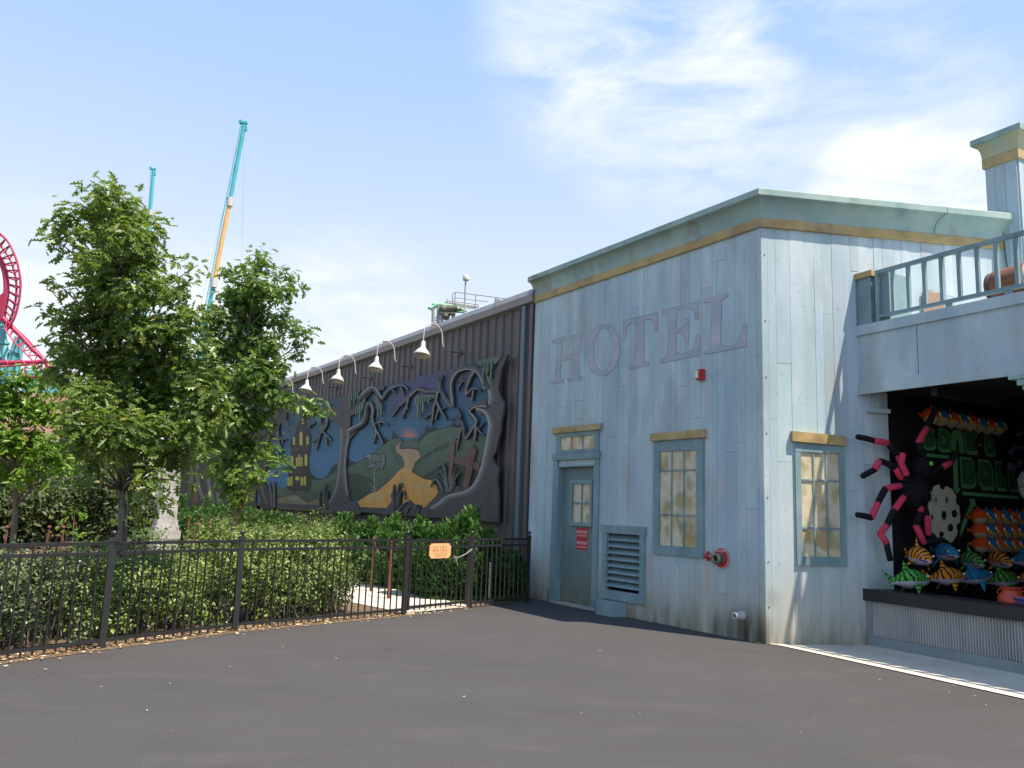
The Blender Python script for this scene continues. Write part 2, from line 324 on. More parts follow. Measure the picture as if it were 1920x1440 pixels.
# ================================================================== SETTING
COR = Vector((3.2607, 10.2872, 0))
A = Frame(COR, -33.016, -1)            # shaded hotel front, s runs to the far left
B = Frame(COR, 81.329, 1)              # sunlit hotel side, s runs right
C0 = COR + B.d*1.37
C = Frame(C0, -28.43, -1, -1)          # booth counter and balcony, s runs towards the camera's right
D = Frame(COR + B.d*1.74, 55.857, 1)   # painted end wall inside the booth
def sheet(name, pts, z, mat, kind='structure', sub=0):
    m = MB(); m.add([(p[0], p[1], z) for p in pts], [list(range(len(pts)))]); o = m.build(name, mat, loc=(0, 0, 0)); tag(o, kind=kind); return o
sheet('ground', [(-900, -400), (900, -400), (900, 1500), (-900, 1500)], 0, m_asphalt)
FL = [Vector((-6.6, 4.1, 0)), Vector((-5.15, 6.75, 0)), Vector((-4.07, 8.49, 0)), Vector((-3.18, 9.85, 0)), Vector((-1.42, 11.77, 0)), Vector((-.54, 12.83, 0)), Vector((.42, 13.92, 0))]
bed = [(-7.2, 3.2)] + [(p.x+.10, p.y-.10) for p in FL[:5]] + [(-1.30, 11.98), (-.46, 12.98)] + [(.36, 13.86), (.36, 14.4), (-30, 60), (-90, 60), (-90, -2)]
sheet('planting_bed', bed, .004, m_mulch)
sheet('path', [(-1.38, 11.87), (-.50, 12.93), (-1.25, 14.1), (-2.4, 15.6), (-4.4, 17.4), (-9, 20), (-10, 18.6), (-5.4, 16.0), (-3.6, 14.4), (-2.35, 12.9)], .012, m_conc)
cb = ground(1465, 1212); ce = ground(1920, 1312); dv = (ce-cb).normalized()
sheet('path', [cb, cb+dv*9, cb+dv*9+Vector((8, 3, 0)), (7, 12.5), tuple(C.P(0, 0, -.1))[:2], tuple(B.P(.1, 0, -.02))[:2], tuple(B.P(0, 0, .0))[:2]], .010, m_conc)
def litter():
    m = MB()
    def chip(x, y, s, col):
        a = random.random()*6.28; u = Vector((math.cos(a), math.sin(a), 0)); v = Vector((-u.y, u.x, 0)); c = Vector((x, y, .010+random.random()*.006)); up = Vector((0, 0, random.uniform(.1, .5)*s))
        m.add([c-u*s+up, c-v*s*.35, c+u*s+up*.6, c+v*s*.35], [[0, 1, 2, 3]], col=col)
    cols = [(.55, .42, .24), (.66, .55, .36), (.42, .27, .12), (.35, .2, .1), (.7, .62, .45), (.25, .17, .08)]
    for i in range(len(FL)-2):
        p, q = FL[i], FL[i+1]; d = q-p; nn = Vector((-d.y, d.x, 0)).normalized()
        for k in range(int(d.length*125)):
            t = random.random(); o = random.gauss(.10, .16); c = p+d*t+nn*o; chip(c.x, c.y, random.uniform(.012, .035), random.choice(cols))
    for (x, y) in [(190, 1290), (275, 1335), (430, 1252), (630, 1237), (458, 1228), (85, 1258), (975, 1228), (1705, 1302), (1790, 1289), (1780, 1300), (1828, 1307), (1850, 1325), (1500, 1378), (1528, 1350), (1200, 1340), (1125, 1223), (60, 1270), (530, 1215), (318, 1285), (760, 1250), (1090, 1340), (1330, 1270), (1650, 1277), (870, 1310)]:
        g = ground(x, y); chip(g.x, g.y, random.uniform(.008, .020), (.50, .46, .36))
    for k in range(70):
        c = COR+B.d*random.uniform(-.1, 1.3)+B.n*abs(random.gauss(.03, .04)); chip(c.x, c.y, random.uniform(.008, .02), random.choice(cols))
    for k in range(60):
        c = COR+A.d*random.uniform(0, 5)+A.n*abs(random.gauss(.05, .05)); chip(c.x, c.y, random.uniform(.006, .015), random.choice(cols))
    for k in range(60):
        chip(random.uniform(-4, 6), random.uniform(3.5, 10), random.uniform(.004, .007), random.choice(cols))
    o = m.build('leaf_litter', m_chip, loc=(0, 0, 0)); tag(o, kind='stuff')
litter()

# ================================================================== HOTEL BUILDING
def boards(F, S0, S1, ztop, holes, zbot=-.05, wr=(.13, .24), seed=1, splitp=.45):
    rr = random.Random(seed); m = MB()
    edges = [S0]; marks = sorted({h[0] for h in holes} | {h[1] for h in holes} | {S1})
    s = S0
    while s < S1-1e-4:
        w_ = rr.choice([rr.uniform(*wr), rr.uniform(*wr), rr.uniform(.08, .12)])
        nx = [k for k in marks if k > s+1e-4][0]
        s2 = s+w_
        if nx-s2 < .05: s2 = nx
        edges.append(min(s2, S1)); s = edges[-1]
    for a, b in zip(edges[:-1], edges[1:]):
        mid = (a+b)/2; iv = [(zbot+rr.uniform(0, .035), ztop)]
        for h in holes:
            if h[0] <= mid <= h[1]:
                nv = []
                for z0, z1 in iv:
                    if h[2] > z0: nv.append((z0, min(z1, h[2])))
                    if h[3] < z1: nv.append((max(z0, h[3]), z1))
                iv = [v for v in nv if v[1]-v[0] > .01]
        for z0, z1 in iv:
            cuts = [z0]
            if z1-z0 > 1.2:
                for _ in range(rr.choice([0, 1, 1, 2])):
                    if rr.random() < splitp*2: cuts.append(rr.uniform(z0+.4, z1-.3))
            cuts = sorted(cuts)+[z1]
            for k in range(len(cuts)-1):
                t = rr.gauss(1, .042); col = (t*rr.uniform(.96, 1.03), t, t*rr.uniform(.97, 1.04)); g = .0022 if rr.random() < .8 else .0045
                gz = .0018; n1 = .018+rr.uniform(0, .005)
                m.box(F, a+g/2, b-g/2, cuts[k]+(gz if k else 0), cuts[k+1]-(gz if k < len(cuts)-2 else 0), .0, n1, col)
    return m
hotel = empty('hotel_building', COR, 'weathered blue plank hotel with ochre banded cornice, under the faded word HOTEL', 'building')
ZT = 5.46
doorL, doorR = A.px(1124, 1000)[0], A.px(1035, 1000)[0]          # outer edges of door casing
LV = [A.px(1129, 1065, .03)[0], A.px(1213, 1065, .03)[0]]
dl0, dl1 = 3.37, 4.37; dz1 = 2.30
lo0, lo1, lz0, lz1 = A.px(1203, 1060)[0], A.px(1141, 1060)[0], .36, 1.22
holesA = [(dl0, dl1, -.2, dz1), (lo0, lo1, lz0, lz1)]
boards(A, -0.0125, 5.24, ZT, holesA, seed=3).build('front_wall', m_board, hotel)
boards(B, -0.0125, 1.74, ZT, [], seed=8).build('side_wall', m_board, hotel)
m = boards(B, 1.742, 3.72, ZT, [], zbot=4.06, seed=12)
m.build('upper_side_wall', m_board, hotel)
m = MB()
for (a, b, z0, z1) in [(0, lo0, -.05, ZT), (lo1, dl0, -.05, ZT), (dl1, 5.24, -.05, ZT), (lo0, lo1, -.05, lz0), (lo0, lo1, lz1, ZT), (dl0, dl1, dz1, ZT)]:
    m.box(A, a, b, z0, z1, -.06, -.001)
m.box(B, 0, 1.735, -.05, ZT, -.06, -.001); m.box(B, 1.735, 3.72, 3.3, ZT, -.06, -.001)
m.box(A, 5.18, 5.24, -.05, ZT, -3, -.061); m.box(A, 0, 5.24, ZT-.02, ZT+.04, -3.0, -.0605); m.box(B, .0, 3.7, ZT-.02, ZT+.03, -1.4, -.0605)
m.build('wall_backing', m_gap, hotel)
m = MB(); m.box(A, dl0-.02, dl1+.02, -.04, 2.36, -.62, -.60); m.box(A, lo0-.02, lo1+.02, lz0-.02, lz1+.02, -.20, -.18); m.build('dark_recess', m_dark, hotel)
# vertical edge board at the corner
m = MB(); m.box(A, -.0135, .052, -.03, ZT, .0245, .027); m.build('corner_board', m_board, hotel)
# cornice: profile swept over front and side with a mitre at the corner
def mitre(n): 
    v = (A.n+B.n)*(n/(1+A.n.dot(B.n))); return COR + v
def sweep(prof, sL, sR, mat, name, parent):
    m = MB(); n = len(prof)
    L_ = [A.P(sL, z, q) for q, z in prof]; Mi = [mitre(q)+Vector((0, 0, z)) for q, z in prof]; R_ = [B.P(sR, z, q) for q, z in prof]
    K = 26
    rows = [[L_[i].lerp(Mi[i], k/K) for i in range(n)] for k in range(K)] + [[Mi[i].lerp(R_[i], k/K) for i in range(n)] for k in range(K+1)]
    vs = [p + Vector((0, 0, 0)) for r_ in rows for p in r_]
    m.add(vs, [[k*n+i, k*n+(i+1) % n, (k+1)*n+(i+1) % n, (k+1)*n+i] for k in range(len(rows)-1) for i in range(n)])
    m.add(L_, [list(range(n))]); m.add(R_, [list(range(n))])
    return m.build(name, mat, parent)
cove = [(.050 + .125*(1-math.cos(t*math.pi/2)), 5.520+.235*math.sin(t*math.pi/2)*.98) for t in [i/7 for i in range(8)]]
corn = sweep([(.0, 5.505), (.050, 5.505)] + cove + [(.185, 5.757), (.200, 5.765), (.200, 5.845), (.19, 5.855), (0, 5.865)], 5.27, 3.66, m_tealp, 'cornice', hotel)
sweep([(.0242, 5.375), (.052, 5.375), (.058, 5.39), (.058, 5.495), (.052, 5.503), (.0242, 5.503)], 5.26, 3.62, m_gold, 'cornice_trim', hotel)
one(lambda m: (m.box(B, 2.62, 2.625, 5.766, 5.846, .2001, .203), m.tube([B.P(2.62, 5.765, .199), B.P(2.60, 5.74, .17), B.P(2.55, 5.68, .11), B.P(2.52, 5.6, .076), B.P(2.52, 5.51, .060)], .004, 5)), 'cornice_joint', m_gap, hotel)
# painted word HOTEL
def Z(sc, ox, oy): return lambda p: (p[0]/sc+ox, p[1]/sc+oy)
z1_ = Z(3.428, 960, 340)
LET = [
 [(258,1020),(338,1000),(340,1018),(322,1025),(318,1125),(388,1110),(392,1012),(375,1015),(378,992),(460,972),(460,990),(440,1000),(430,1250),(455,1255),(452,1275),(357,1285),(358,1265),(378,1258),(385,1140),(316,1155),(308,1270),(332,1272),(331,1290),(248,1305),(250,1287),(275,1275),(290,1035),(258,1040)],
 None,
 [(718,895),(935,843),(937,965),(920,968),(915,910),(895,885),(850,890),(848,900),(850,1150),(860,1160),(885,1162),(885,1182),(752,1208),(752,1190),(775,1180),(790,1170),(795,905),(765,905),(735,940),(728,1015),(712,1018)],
 [(965,830),(1195,772),(1198,888),(1180,890),(1175,850),(1155,820),(1120,810),(1060,825),(1055,950),(1085,945),(1110,920),(1115,882),(1132,880),(1132,1040),(1115,1045),(1110,1000),(1090,970),(1055,975),(1055,1110),(1110,1110),(1160,1080),(1190,985),(1208,985),(1208,1120),(957,1168),(957,1148),(985,1135),(1000,1120),(1005,850),(965,850)],
 [(1235,760),(1388,720),(1388,740),(1360,752),(1348,770),(1340,1040),(1350,1062),(1400,1058),(1450,1035),(1490,918),(1510,915),(1508,1062),(1237,1112),(1237,1095),(1265,1080),(1275,1065),(1285,775),(1235,782)]]
ml = MB(); mo = MB(); NL = .0250
def outline(m, F, pts, n, r):
    for i in range(len(pts)):
        a = F.P(*pts[i], n); b = F.P(*pts[(i+1) % len(pts)], n)
        if (b-a).length > 1e-5: m.tube([a, b], r, 4, cap=False, smooth=False)
for i, poly in enumerate(LET):
    if poly:
        q = [A.px(*z1_(p), NL) for p in poly]; ml.add([A.P(s, z, NL) for s, z in q], [list(range(len(q)))]); outline(mo, A, q, NL, .0024)
    else:
        oo = [(583+112*math.cos(t)+8*math.sin(t), 1084-168*math.sin(t)) for t in [k*math.pi/18 for k in range(36)]]
        ii = [(587+62*math.cos(t)+6*math.sin(t), 1082-140*math.sin(t)) for t in [k*math.pi/18 for k in range(36)]]
        qo = [A.px(*z1_(p), NL) for p in oo]; qi = [A.px(*z1_(p), NL) for p in ii]
        vs = [A.P(*p, NL) for p in qo]+[A.P(*p, NL) for p in qi]
        ml.add(vs, [[k, (k+1) % 36, 36+(k+1) % 36, 36+k] for k in range(36)]); outline(mo, A, qo, NL, .0024); outline(mo, A, qi, NL, .0024)
lt = ml.build('hotel_lettering', m_letter, hotel); mo.build('letter_outline', m_outline, lt)
def window(F, s0, s1, z0, z1, name, cols=3, rows=(.205, .47, .325), fw=(.12, .12, .12, .12), n=.024, lint=None, mat=m_teal, parent=hotel, pn=.006, lname='lintel', skew=0):
    """s0<s1 outer frame. fw = widths at s0 side, s1 side, bottom, top"""
    m = MB(); a, b, c, d = s0+fw[0], s1-fw[1], z0+fw[2], z1-fw[3]
    m.box(F, s0, a, z0+fw[2]+.001, z1-fw[3]-.001, n, n+.024); m.box(F, b, s1, z0+fw[2]+.001, z1-fw[3]-.001, n, n+.024)
    m.box(F, s0, s1, z0, c, n, n+.027); m.box(F, s0, s1, d, z1, n, n+.026)
    fr = m.build(name, mat, parent)
    mw = .022; zs = [d]; 
    for r_ in rows: zs.append(zs[-1]-(d-c)*r_)
    mm = MB()
    for k in range(1, cols):
        x = a+(b-a)*k/cols; mm.box(F, x-mw/2, x+mw/2, c+.001, d-.001, n+pn+.001, n+.019)
        if len(rows) == 1: mm.build('glazing_bar', mat, fr); mm = MB()
    for zz in zs[1:-1]: mm.box(F, a+.001, b-.001, zz-mw/2, zz+mw/2, n+pn+.001, n+.0205)
    if mm.v: mm.build('glazing_bar', mat, fr)
    for i in range(len(rows)):
        for k in range(cols):
            xa = a+(b-a)*k/cols+.001; xb = a+(b-a)*(k+1)/cols-.001
            p = MB(); p.box(F, xa, xb, zs[i+1]+.001, zs[i]-.001, n+.0005, n+pn); p.build('pane', m_pane, fr)
    if lint:
        p = MB(); l0, l1, lz0_, lz1_, lt_ = lint
        P0 = [F.P(s, z, q) for q in (n, n+.055) for (s, z) in ((l0, lz0_+lt_), (l1, lz0_), (l1, lz1_), (l0, lz1_+lt_))]
        p.add(P0, [(0, 1, 2, 3), (4, 5, 6, 7), (0, 1, 5, 4), (1, 2, 6, 5), (2, 3, 7, 6), (3, 0, 4, 7)]); p.build(lname, m_gold, fr)
    return fr
window(A, 1.0, 1.99, .97, 2.61, 'window', lint=(.955, 2.035, 2.612, 2.725, 0), fw=(.135, .13, .13, .16))
window(B, .405, 1.085, .97, 2.50, 'window', lint=(.355, 1.095, 2.50, 2.63, .03), fw=(.075, .075, .11, .10), rows=(.27, .46, .27))
# right hand window lintel sits a little crooked as on the building
# door casing, transom, door
m = MB(); m.box(A, 3.255, dl0, -.02, 2.40, .024, .052); m.box(A, dl1, 4.50, -.02, 2.40, .024, .052); m.box(A, 3.235, 4.52, 2.401, 2.51, .024, .066)
m.box(A, dl0, dl0+.022, .03, dz1-.025, -.12, .045); m.box(A, dl1-.022, dl1, .03, dz1-.025, -.12, .045); m.box(A, dl0, dl1, dz1-.024, dz1, -.12, .045)
m.build('door_casing', m_teal, hotel)
window(A, 3.27, 4.43, 2.515, 2.86, 'transom_window', cols=3, rows=(1,), fw=(.12, .11, .05, .07), lint=(3.21, 4.53, 2.862, 2.965, 0))
dm = MB(); dm.box(A, dl0+.026, dl1-.026, .045, dz1-.028, -.11, -.065); door = dm.build('door', m_door, hotel)
window(A, 3.50, 4.08, 1.30, 2.02, 'door_window', cols=2, rows=(.5, .5), fw=(.065, .06, .065, .06), n=-.064, parent=door) if False else None
m = MB(); ds0, ds1, dzb, dzt = 3.50, 4.10, 1.30, 2.06
m.box(A, ds0, ds0+.06, dzb+.061, dzt-.061, -.064, -.022); m.box(A, ds1-.06, ds1, dzb+.061, dzt-.061, -.064, -.022); m.box(A, ds0, ds1, dzb, dzb+.06, -.064, -.020); m.box(A, ds0, ds1, dzt-.06, dzt, -.064, -.020)
mc, mz = (ds0+ds1)/2, (dzb+dzt)/2
m.box(A, mc-.012, mc+.012, dzb+.061, dzt-.061, -.058, -.040); m.box(A, ds0+.061, ds1-.061, mz-.012, mz+.012, -.058, -.0385)
m.build('window_frame', m_teal, door)
for (a, b) in ((ds0+.06, mc-.006), (mc+.006, ds1-.06)):
    for (c_, d_) in ((dzb+.06, mz-.006), (mz+.006, dzt-.06)):
        one(lambda m: m.box(A, a, b, c_, d_, -.064, -.059), 'pane', m_pane, door)
one(lambda m: (m.lathe(A.P(3.445, 1.08, -.064), A.n, [(0, .028), (.008, .028), (.009, .012), (.04, .012), (.042, .026), (.060, .028), (.068, .018)], 14)), 'handle', m_steel, door)
for zz in (.35, 1.2, 2.05): one(lambda m: m.tube([A.P(dl1-.020, zz-.05, -.056), A.P(dl1-.020, zz+.05, -.056)], .009, 8), 'hinge', m_steel, door)
one(lambda m: m.box(A, 3.18, 4.46, -.04, .035, -.20, .075), 'threshold', MAT('rough_concrete', [(.28, .27, .25), (.42, .40, .37)], scale=9, rough=.95, bump=.8, bscale=30), hotel)
one(lambda m: (m.box(A, dl1+.012, 4.53, -.04, 0.0, .024, .05)), 'plinth_strip', m_teal, hotel)
# louvre
lv = MB(); lv.box(A, lo0-.11, lo0, lz0+.001, lz1-.001, .024, .050); lv.box(A, lo1, lo1+.11, lz0+.001, lz1-.001, .024, .050); lv.box(A, lo0-.13, lo1+.13, lz1, lz1+.125, .024, .058); lv.box(A, lo0-.11, lo1+.11, lz0-.14, lz0, .024, .054)
lvo = lv.build('louvre_vent', m_teal, hotel)
for k in range(8):
    zc = lz0+.05+(lz1-lz0-.06)*k/8
    m = MB(); q = [A.P(s, z, n) for s in (lo0+.001, lo1-.001) for (n, z) in ((.045, zc), (.045, zc+.012), (-.07, zc+.092), (-.07, zc+.080))]
    m.add(q, [(0, 1, 2, 3), (4, 5, 6, 7), (0, 1, 5, 4), (1, 2, 6, 5), (2, 3, 7, 6), (3, 0, 4, 7)]); m.build('slat', m_teal, lvo)
m = MB(); g = A.px(1150, 1158)[0]
P0 = [A.P(s, z, n) for z, ex in ((-.02, 0), (.20, 0)) for (s, n) in ((2.56, .03), (2.63, .25), (2.98, .27), (3.24, .10), (3.24, .03))]
m.add(P0, [(0, 1, 2, 3, 4), (5, 6, 7, 8, 9), (0, 1, 6, 5), (1, 2, 7, 6), (2, 3, 8, 7), (3, 4, 9, 8)]); bx = m.build('boxed_step', m_teal, hotel)
one(lambda m: m.prism(Frame(COR, -33.016, -1), [(0, 0), (0, 0), (0, 0)], 0, 0), 'x', m_teal) if False else None
for zz in (5.0, 4.1, 3.35, 2.62, 1.8, 1.0, .45):
    one(lambda m: m.lathe(B.P(.03, zz, .022), B.n, [(0, .009), (.006, .008)], 8), 'nail_head', m_dkpipe, hotel)
# bits fixed to the wall
al = empty('fire_alarm_strobe', A.P(A.px(1315, 715)[0], A.px(1315, 715)[1], .025), 'small red fire alarm strobe with pale lens fixed on the shaded wall below HOTEL', 'fire alarm')
as_, az_ = A.px(1316, 703, .03)
one(lambda m: (m.box(A, as_-.058, as_+.058, az_-.075, az_+.075, .026, .085), m.box(A, as_-.050, as_+.050, az_-.066, az_+.066, .0851, .10)), 'housing', m_red, al)
one(lambda m: (m.box(A, as_-.002, as_+.044, az_-.05, az_+.058, .1001, .118)), 'lens', m_lens, al)
one(lambda m: [m.box(A, as_-.040, as_-.012, az_-.045+k*.018, az_-.037+k*.018, .1001, .102) for k in range(5)], 'speaker_grille', m_dark, al)
fs, fz = A.px(1352, 1046, .03)
fd = empty('fire_hose_inlet', A.P(fs, fz-.1, .025), 'round red plate with brass pipe outlet low on the wall beside the shaded window', 'hose inlet')
one(lambda m: m.lathe(A.P(fs, fz, .025), A.n, [(0, .135), (.006, .137), (.012, .135), (.013, .124)], 32), 'plate', m_red, fd)
one(lambda m: m.lathe(A.P(fs, fz, .0375), A.n, [(0, .1335), (.0012, .1335), (.0012, .128), (.0, .128)], 32, caps=False), 'white_ring', m_whitep, fd)
one(lambda m: put_text(m, A, 'AUTO SPKR', fs, fz+.092, .0395, .15, .032, -1), 'lettering', m_whitep, fd)
m_brass = MAT('dull_brass', [(.16, .14, .10), (.30, .27, .21)], scale=12, rough=.4, metal=.7)
one(lambda m: m.lathe(A.P(fs-.01, fz-.01, .038), A.n, [(0, .075), (.03, .07), (.06, .062), (.065, .075), (.09, .076), (.11, .070), (.12, .055), (.121, .042), (.07, .040)], 24, caps=False), 'outlet', m_brass, fd)
one(lambda m: m.lathe(A.P(fs-.01, fz-.01, .10), A.n, [(0, .041), (.004, .041)], 20), 'bore', m_dark, fd)
one(lambda m: (m.tube([A.P(fs+.03, fz, .075), A.P(fs+.15, fz+.01, .085)], [.03, .034], 12)), 'side_outlet', m_brass, fd)
one(lambda m: (m.tube([A.P(fs+.151, fz+.01, .085), A.P(fs+.205, fz+.012, .088)], [.043, .043], 12), m.box(A, fs+.16, fs+.195, fz-.055, fz+.075, .072, .10)), 'red_cap', m_red, fd)
ps, pz = A.px(1392, 1154, .03)
dp = empty('drain_pipe', A.P(ps, pz, .025), 'grey drain pipe stub poking out near the bottom corner of the wall', 'pipe')
one(lambda m: m.lathe(A.P(ps, pz, .024), A.n, [(0, .06), (.05, .06), (.055, .042), (.16, .042), (.16, .030), (.05, .030)], 20, caps=False), 'pipe_body', MAT('grey_pvc', near((.36, .38, .40)), rough=.4), dp)
one(lambda m: m.lathe(A.P(ps, pz, .06), A.n, [(0, .031), (.004, .031)], 16), 'bore', m_dark, dp)
for zz0, zz1, w1, w2, tl in ((1.105, 1.27, 'ELECTRIC ROOM', 'AUTHORIZED PERSONNEL ONLY', 'upper red ELECTRIC ROOM notice on the teal door just below its window'), (.915, 1.10, 'FIRE RISER ROOM', 'AUTHORIZED PERSONNEL ONLY', 'lower red FIRE RISER ROOM notice on the teal door')):
    e_ = empty('notice_sign', A.P(3.79, zz0, -.063), tl, 'sign', 'red notices on the hotel door')
    one(lambda m: m.box(A, 3.645, 3.935, zz0, zz1, -.064, -.060), 'sign_plate', m_red, e_)
    one(lambda m: (put_text(m, A, w1, 3.79, zz0+(zz1-zz0)*.60, -.0592, .26, .050, -1), put_text(m, A, w2, 3.79, zz0+(zz1-zz0)*.24, -.0592, .25, .026, -1)), 'lettering', m_whitep, e_)

# ================================================================== GAME BOOTH, BALCONY, TOWER
booth = empty('game_booth', C0, 'open dark game booth with black counter over corrugated metal and railed balcony above', 'game booth')
LC = 5.2
one(lambda m: (m.box(C, -.05, LC, .555, .70, -.32, .07)), 'counter_top', MAT('black_counter', near((.020, .021, .024)), rough=.5, bump=.1), booth)
m = MB(); n_ = 0; s = .10; per = .0335; pts = []
while s < LC-.05:
    for k in range(8):
        pts.append((s+per*k/8, .016*math.cos(2*math.pi*k/8)))
    s += per
vs = []; 
for (ss, nn) in pts: vs += [C.P(ss, .13, .012+nn), C.P(ss, .553, .012+nn)]
m.add(vs, [[2*i, 2*i+2, 2*i+3, 2*i+1] for i in range(len(pts)-1)], smooth=True); m.build('corrugated_panel', m_corr, booth)
one(lambda m: (m.box(C, .02, .095, -.02, .554, -.03, .035), m.box(C, .096, LC, -.02, .128, -.03, .035), m.box(C, .096, LC, .129, .554, -.06, -.012)), 'skirting', m_cgray, booth)
m = MB(); m.box(D, 0, 6.0, -.02, 3.9, -.08, 0); m.box(C, .02, LC, .70, .705, -2.2, -.33) if False else None
m.build('painted_end_wall', m_dark, booth)
m = MB(); P = [C.P(-.02, 3.24, -.10), C.P(LC, 3.24, -.10), C.P(LC, 3.24, -6), D.P(6.1, 3.24, -.05), D.P(.02, 3.24, -.05)]
m.add(P + [p+Vector((0, 0, .06)) for p in P], [(0, 1, 2, 3, 4), (5, 6, 7, 8, 9), (0, 1, 6, 5), (1, 2, 7, 6), (2, 3, 8, 7), (3, 4, 9, 8)]); m.build('ceiling', m_dark, booth)
m = MB(); m.box(C, LC-.06, LC, -.02, 4.0, -6, -.12); q1 = C.P(LC-.06, 0, -5.9); q2 = D.P(6, 0, 0)
F9 = Frame(q1, math.degrees(math.atan2((q2-q1).x, (q2-q1).y))); m.box(F9, 0, (q2-q1).length, -.02, 4.0, -.05, .05); m.build('back_wall', m_dark, booth)
m = MB(); P = [C.P(.1, .02, -.1), C.P(LC, .02, -.1), C.P(LC, .02, -5.9), D.P(6, .02, 0), D.P(.1, .02, 0)]
m.add(P, [(0, 1, 2, 3, 4)]); m.build('booth_floor', m_dark, booth)
one(lambda m: [m.box(C, s_, s_+.08, 3.10, 3.238, -3, -.14) for s_ in (.9, 2.0, 3.1)], 'ceiling_beam', m_dark, booth)
# header bracket stub on blue wall and small ledge
one(lambda m: (m.box(B, 1.50, 1.60, 3.02, 3.25, .024, .07), m.box(B, 1.42, 1.735, 2.96, 3.015, .024, .09)), 'header_block', m_board, booth)
# balcony fascia
m = MB(); n0 = .03
m.box(C, -.10, LC, 3.22, 4.06, n0-.10, n0)                      # panel sheet
fas = m.build('balcony_fascia', m_board, booth)
one(lambda m: (m.box(C, -.125, LC, 3.19, 3.345, n0+.001, n0+.035), m.box(C, -.125, LC, 3.985, 4.115, n0+.001, n0+.032), m.box(C, -.125, .0, 3.346, 3.984, n0+.001, n0+.028)), 'fascia_trim', m_board, fas)
one(lambda m: [m.box(C, s_, s_+.006, 3.346, 3.984, n0+.0005, n0+.003) for s_ in (.86, 2.35, 3.8)], 'panel_seam', m_gap, fas)
m = MB(); P = [C.P(-.06, 4.062, n0+.03), C.P(LC, 4.062, n0+.03), C.P(LC, 4.062, -5), D.P(6, 4.062, -.05), B.P(1.74, 4.062, .03), B.P(1.45, 4.062, .03)]
m.add(P + [p-Vector((0, 0, .08)) for p in P], [(0, 1, 2, 3, 4, 5), (6, 7, 8, 9, 10, 11)]+[(i, (i+1) % 6, 6+(i+1) % 6, 6+i) for i in range(6)]); m.build('balcony_deck', m_board, booth)
# balcony end post with ochre cap
m = MB(); m.box(C, -.10, .235, 4.116, 4.755, -.46, n0-.004); m.box(C, -.10, -.075, 4.12, 4.75, n0-.0035, n0+.014); m.box(C, -.01, .02, 4.12, 4.75, n0-.0035, n0+.014); m.box(C, .21, .235, 4.12, 4.75, n0-.0035, n0+.014)
m.box(C, .236, .25, 4.12, 4.75, -.06, .0); m.box(C, .236, .25, 4.12, 4.75, -.46, -.38)
m.build('end_post', m_teal, booth)
one(lambda m: m.box(C, .2505, .47, 4.116, 4.764, -.46, -.018), 'sun_block_boards', m_teal, booth)  # teal side boards as one box, added to stop sun through the gap
one(lambda m: m.box(C, -.125, .27, 4.7555, 4.835, -.49, n0+.03), 'post_cap', m_gold, booth)
# railing
m = MB(); m.box(C, .30, LC, 4.765, 4.815, n0-.045, n0+.005); m.box(C, .30, LC, 4.17, 4.215, n0-.045, n0+.005)
m.box(C, .30, .345, 4.116, 4.764, n0-.046, n0+.0055)
rail = m.build('railing', m_teal, booth)
for k in range(1, 24):
    s_ = .322+.2215*k
    if s_ > LC: break
    one(lambda m: m.box(C, s_-.021, s_+.021, 4.2155, 4.7645, n0-.042, n0+.000), 'baluster', m_teal, rail)
for s_ in (1.28, 1.98, 3.4): one(lambda m: m.box(C, s_-.03, s_+.03, 4.116, 4.1695, n0-.046, n0+.002), 'rail_foot', m_teal, rail)
# bracket under fascia at right
bs = C.px(1893, 716, .1)[0]
one(lambda m: (m.box(C, bs-.02, LC, 3.145, 3.188, -.10, n0+.06), m.box(C, bs+.06, LC, 3.075, 3.144, -.10, n0+.04)), 'header_moulding', m_tealp, booth)
one(lambda m: m.ball(C.P(bs+.13, 3.045, n0), .034), 'ball_drop', m_tealp, booth)
# tower behind
TC = COR + B.d*3.6 ; T = Frame(TC, -28.43, -1, -1)
tower = empty('roof_tower', T.P(0, 4.06, -.3), 'square plank tower with flared ochre cap rising behind the balcony', 'tower')
def tboards(F, s0, s1, z0, z1, n):
    m = MB(); s = s0; rr = random.Random(5)
    while s < s1-.001:
        w_ = rr.uniform(.09, .15); e = s+w_ if s1-(s+w_) > .05 else s1
        t = rr.gauss(1, .05); m.box(F, s+.002, e-.002, z0, z1, n, n+.02, (t, t, t)); s = e
    return m
ts0, ts1 = -.16, .28; TZ = 6.66
T2 = Frame(T.P(ts1, 0, .0), -28.43+90, 1)      # right hand face, perpendicular
m = tboards(T, ts0, ts1, 4.06, TZ, 0); m.build('plank_face', m_board, tower)
m = MB(); s = 0
while s < .9: m.box(T2, s+.002, s+.118, 4.06, TZ, .0, .02); s += .12
m.build('plank_face', m_board, tower)
one(lambda m: m.box(T, ts0+.005, ts1-.003, 4.06, TZ+.3, -.88, -.002), 'tower_core', m_gap, tower)
def tcap(prof, mat, name):
    m = MB(); rows = []
    for (o, z) in prof: rows.append([T.P(ts0-o, z, .02+o), T.P(ts1+o+.02, z, .02+o), T.P(ts1+o+.02, z, -.90-o), T.P(ts0-o, z, -.90-o)])
    vs = [p for r_ in rows for p in r_]; m.add(vs, [[4*i+k, 4*i+(k+1) % 4, 4*i+4+(k+1) % 4, 4*i+4+k] for i in range(len(rows)-1) for k in range(4)]); m.add(rows[-1], [[0, 1, 2, 3]]); m.add(rows[0], [[0, 1, 2, 3]])
    return m.build(name, mat, tower)
tcap([(.018, 6.63), (.025, 6.635), (.025, 6.765), (.018, 6.77)], m_gold, 'cap_band')
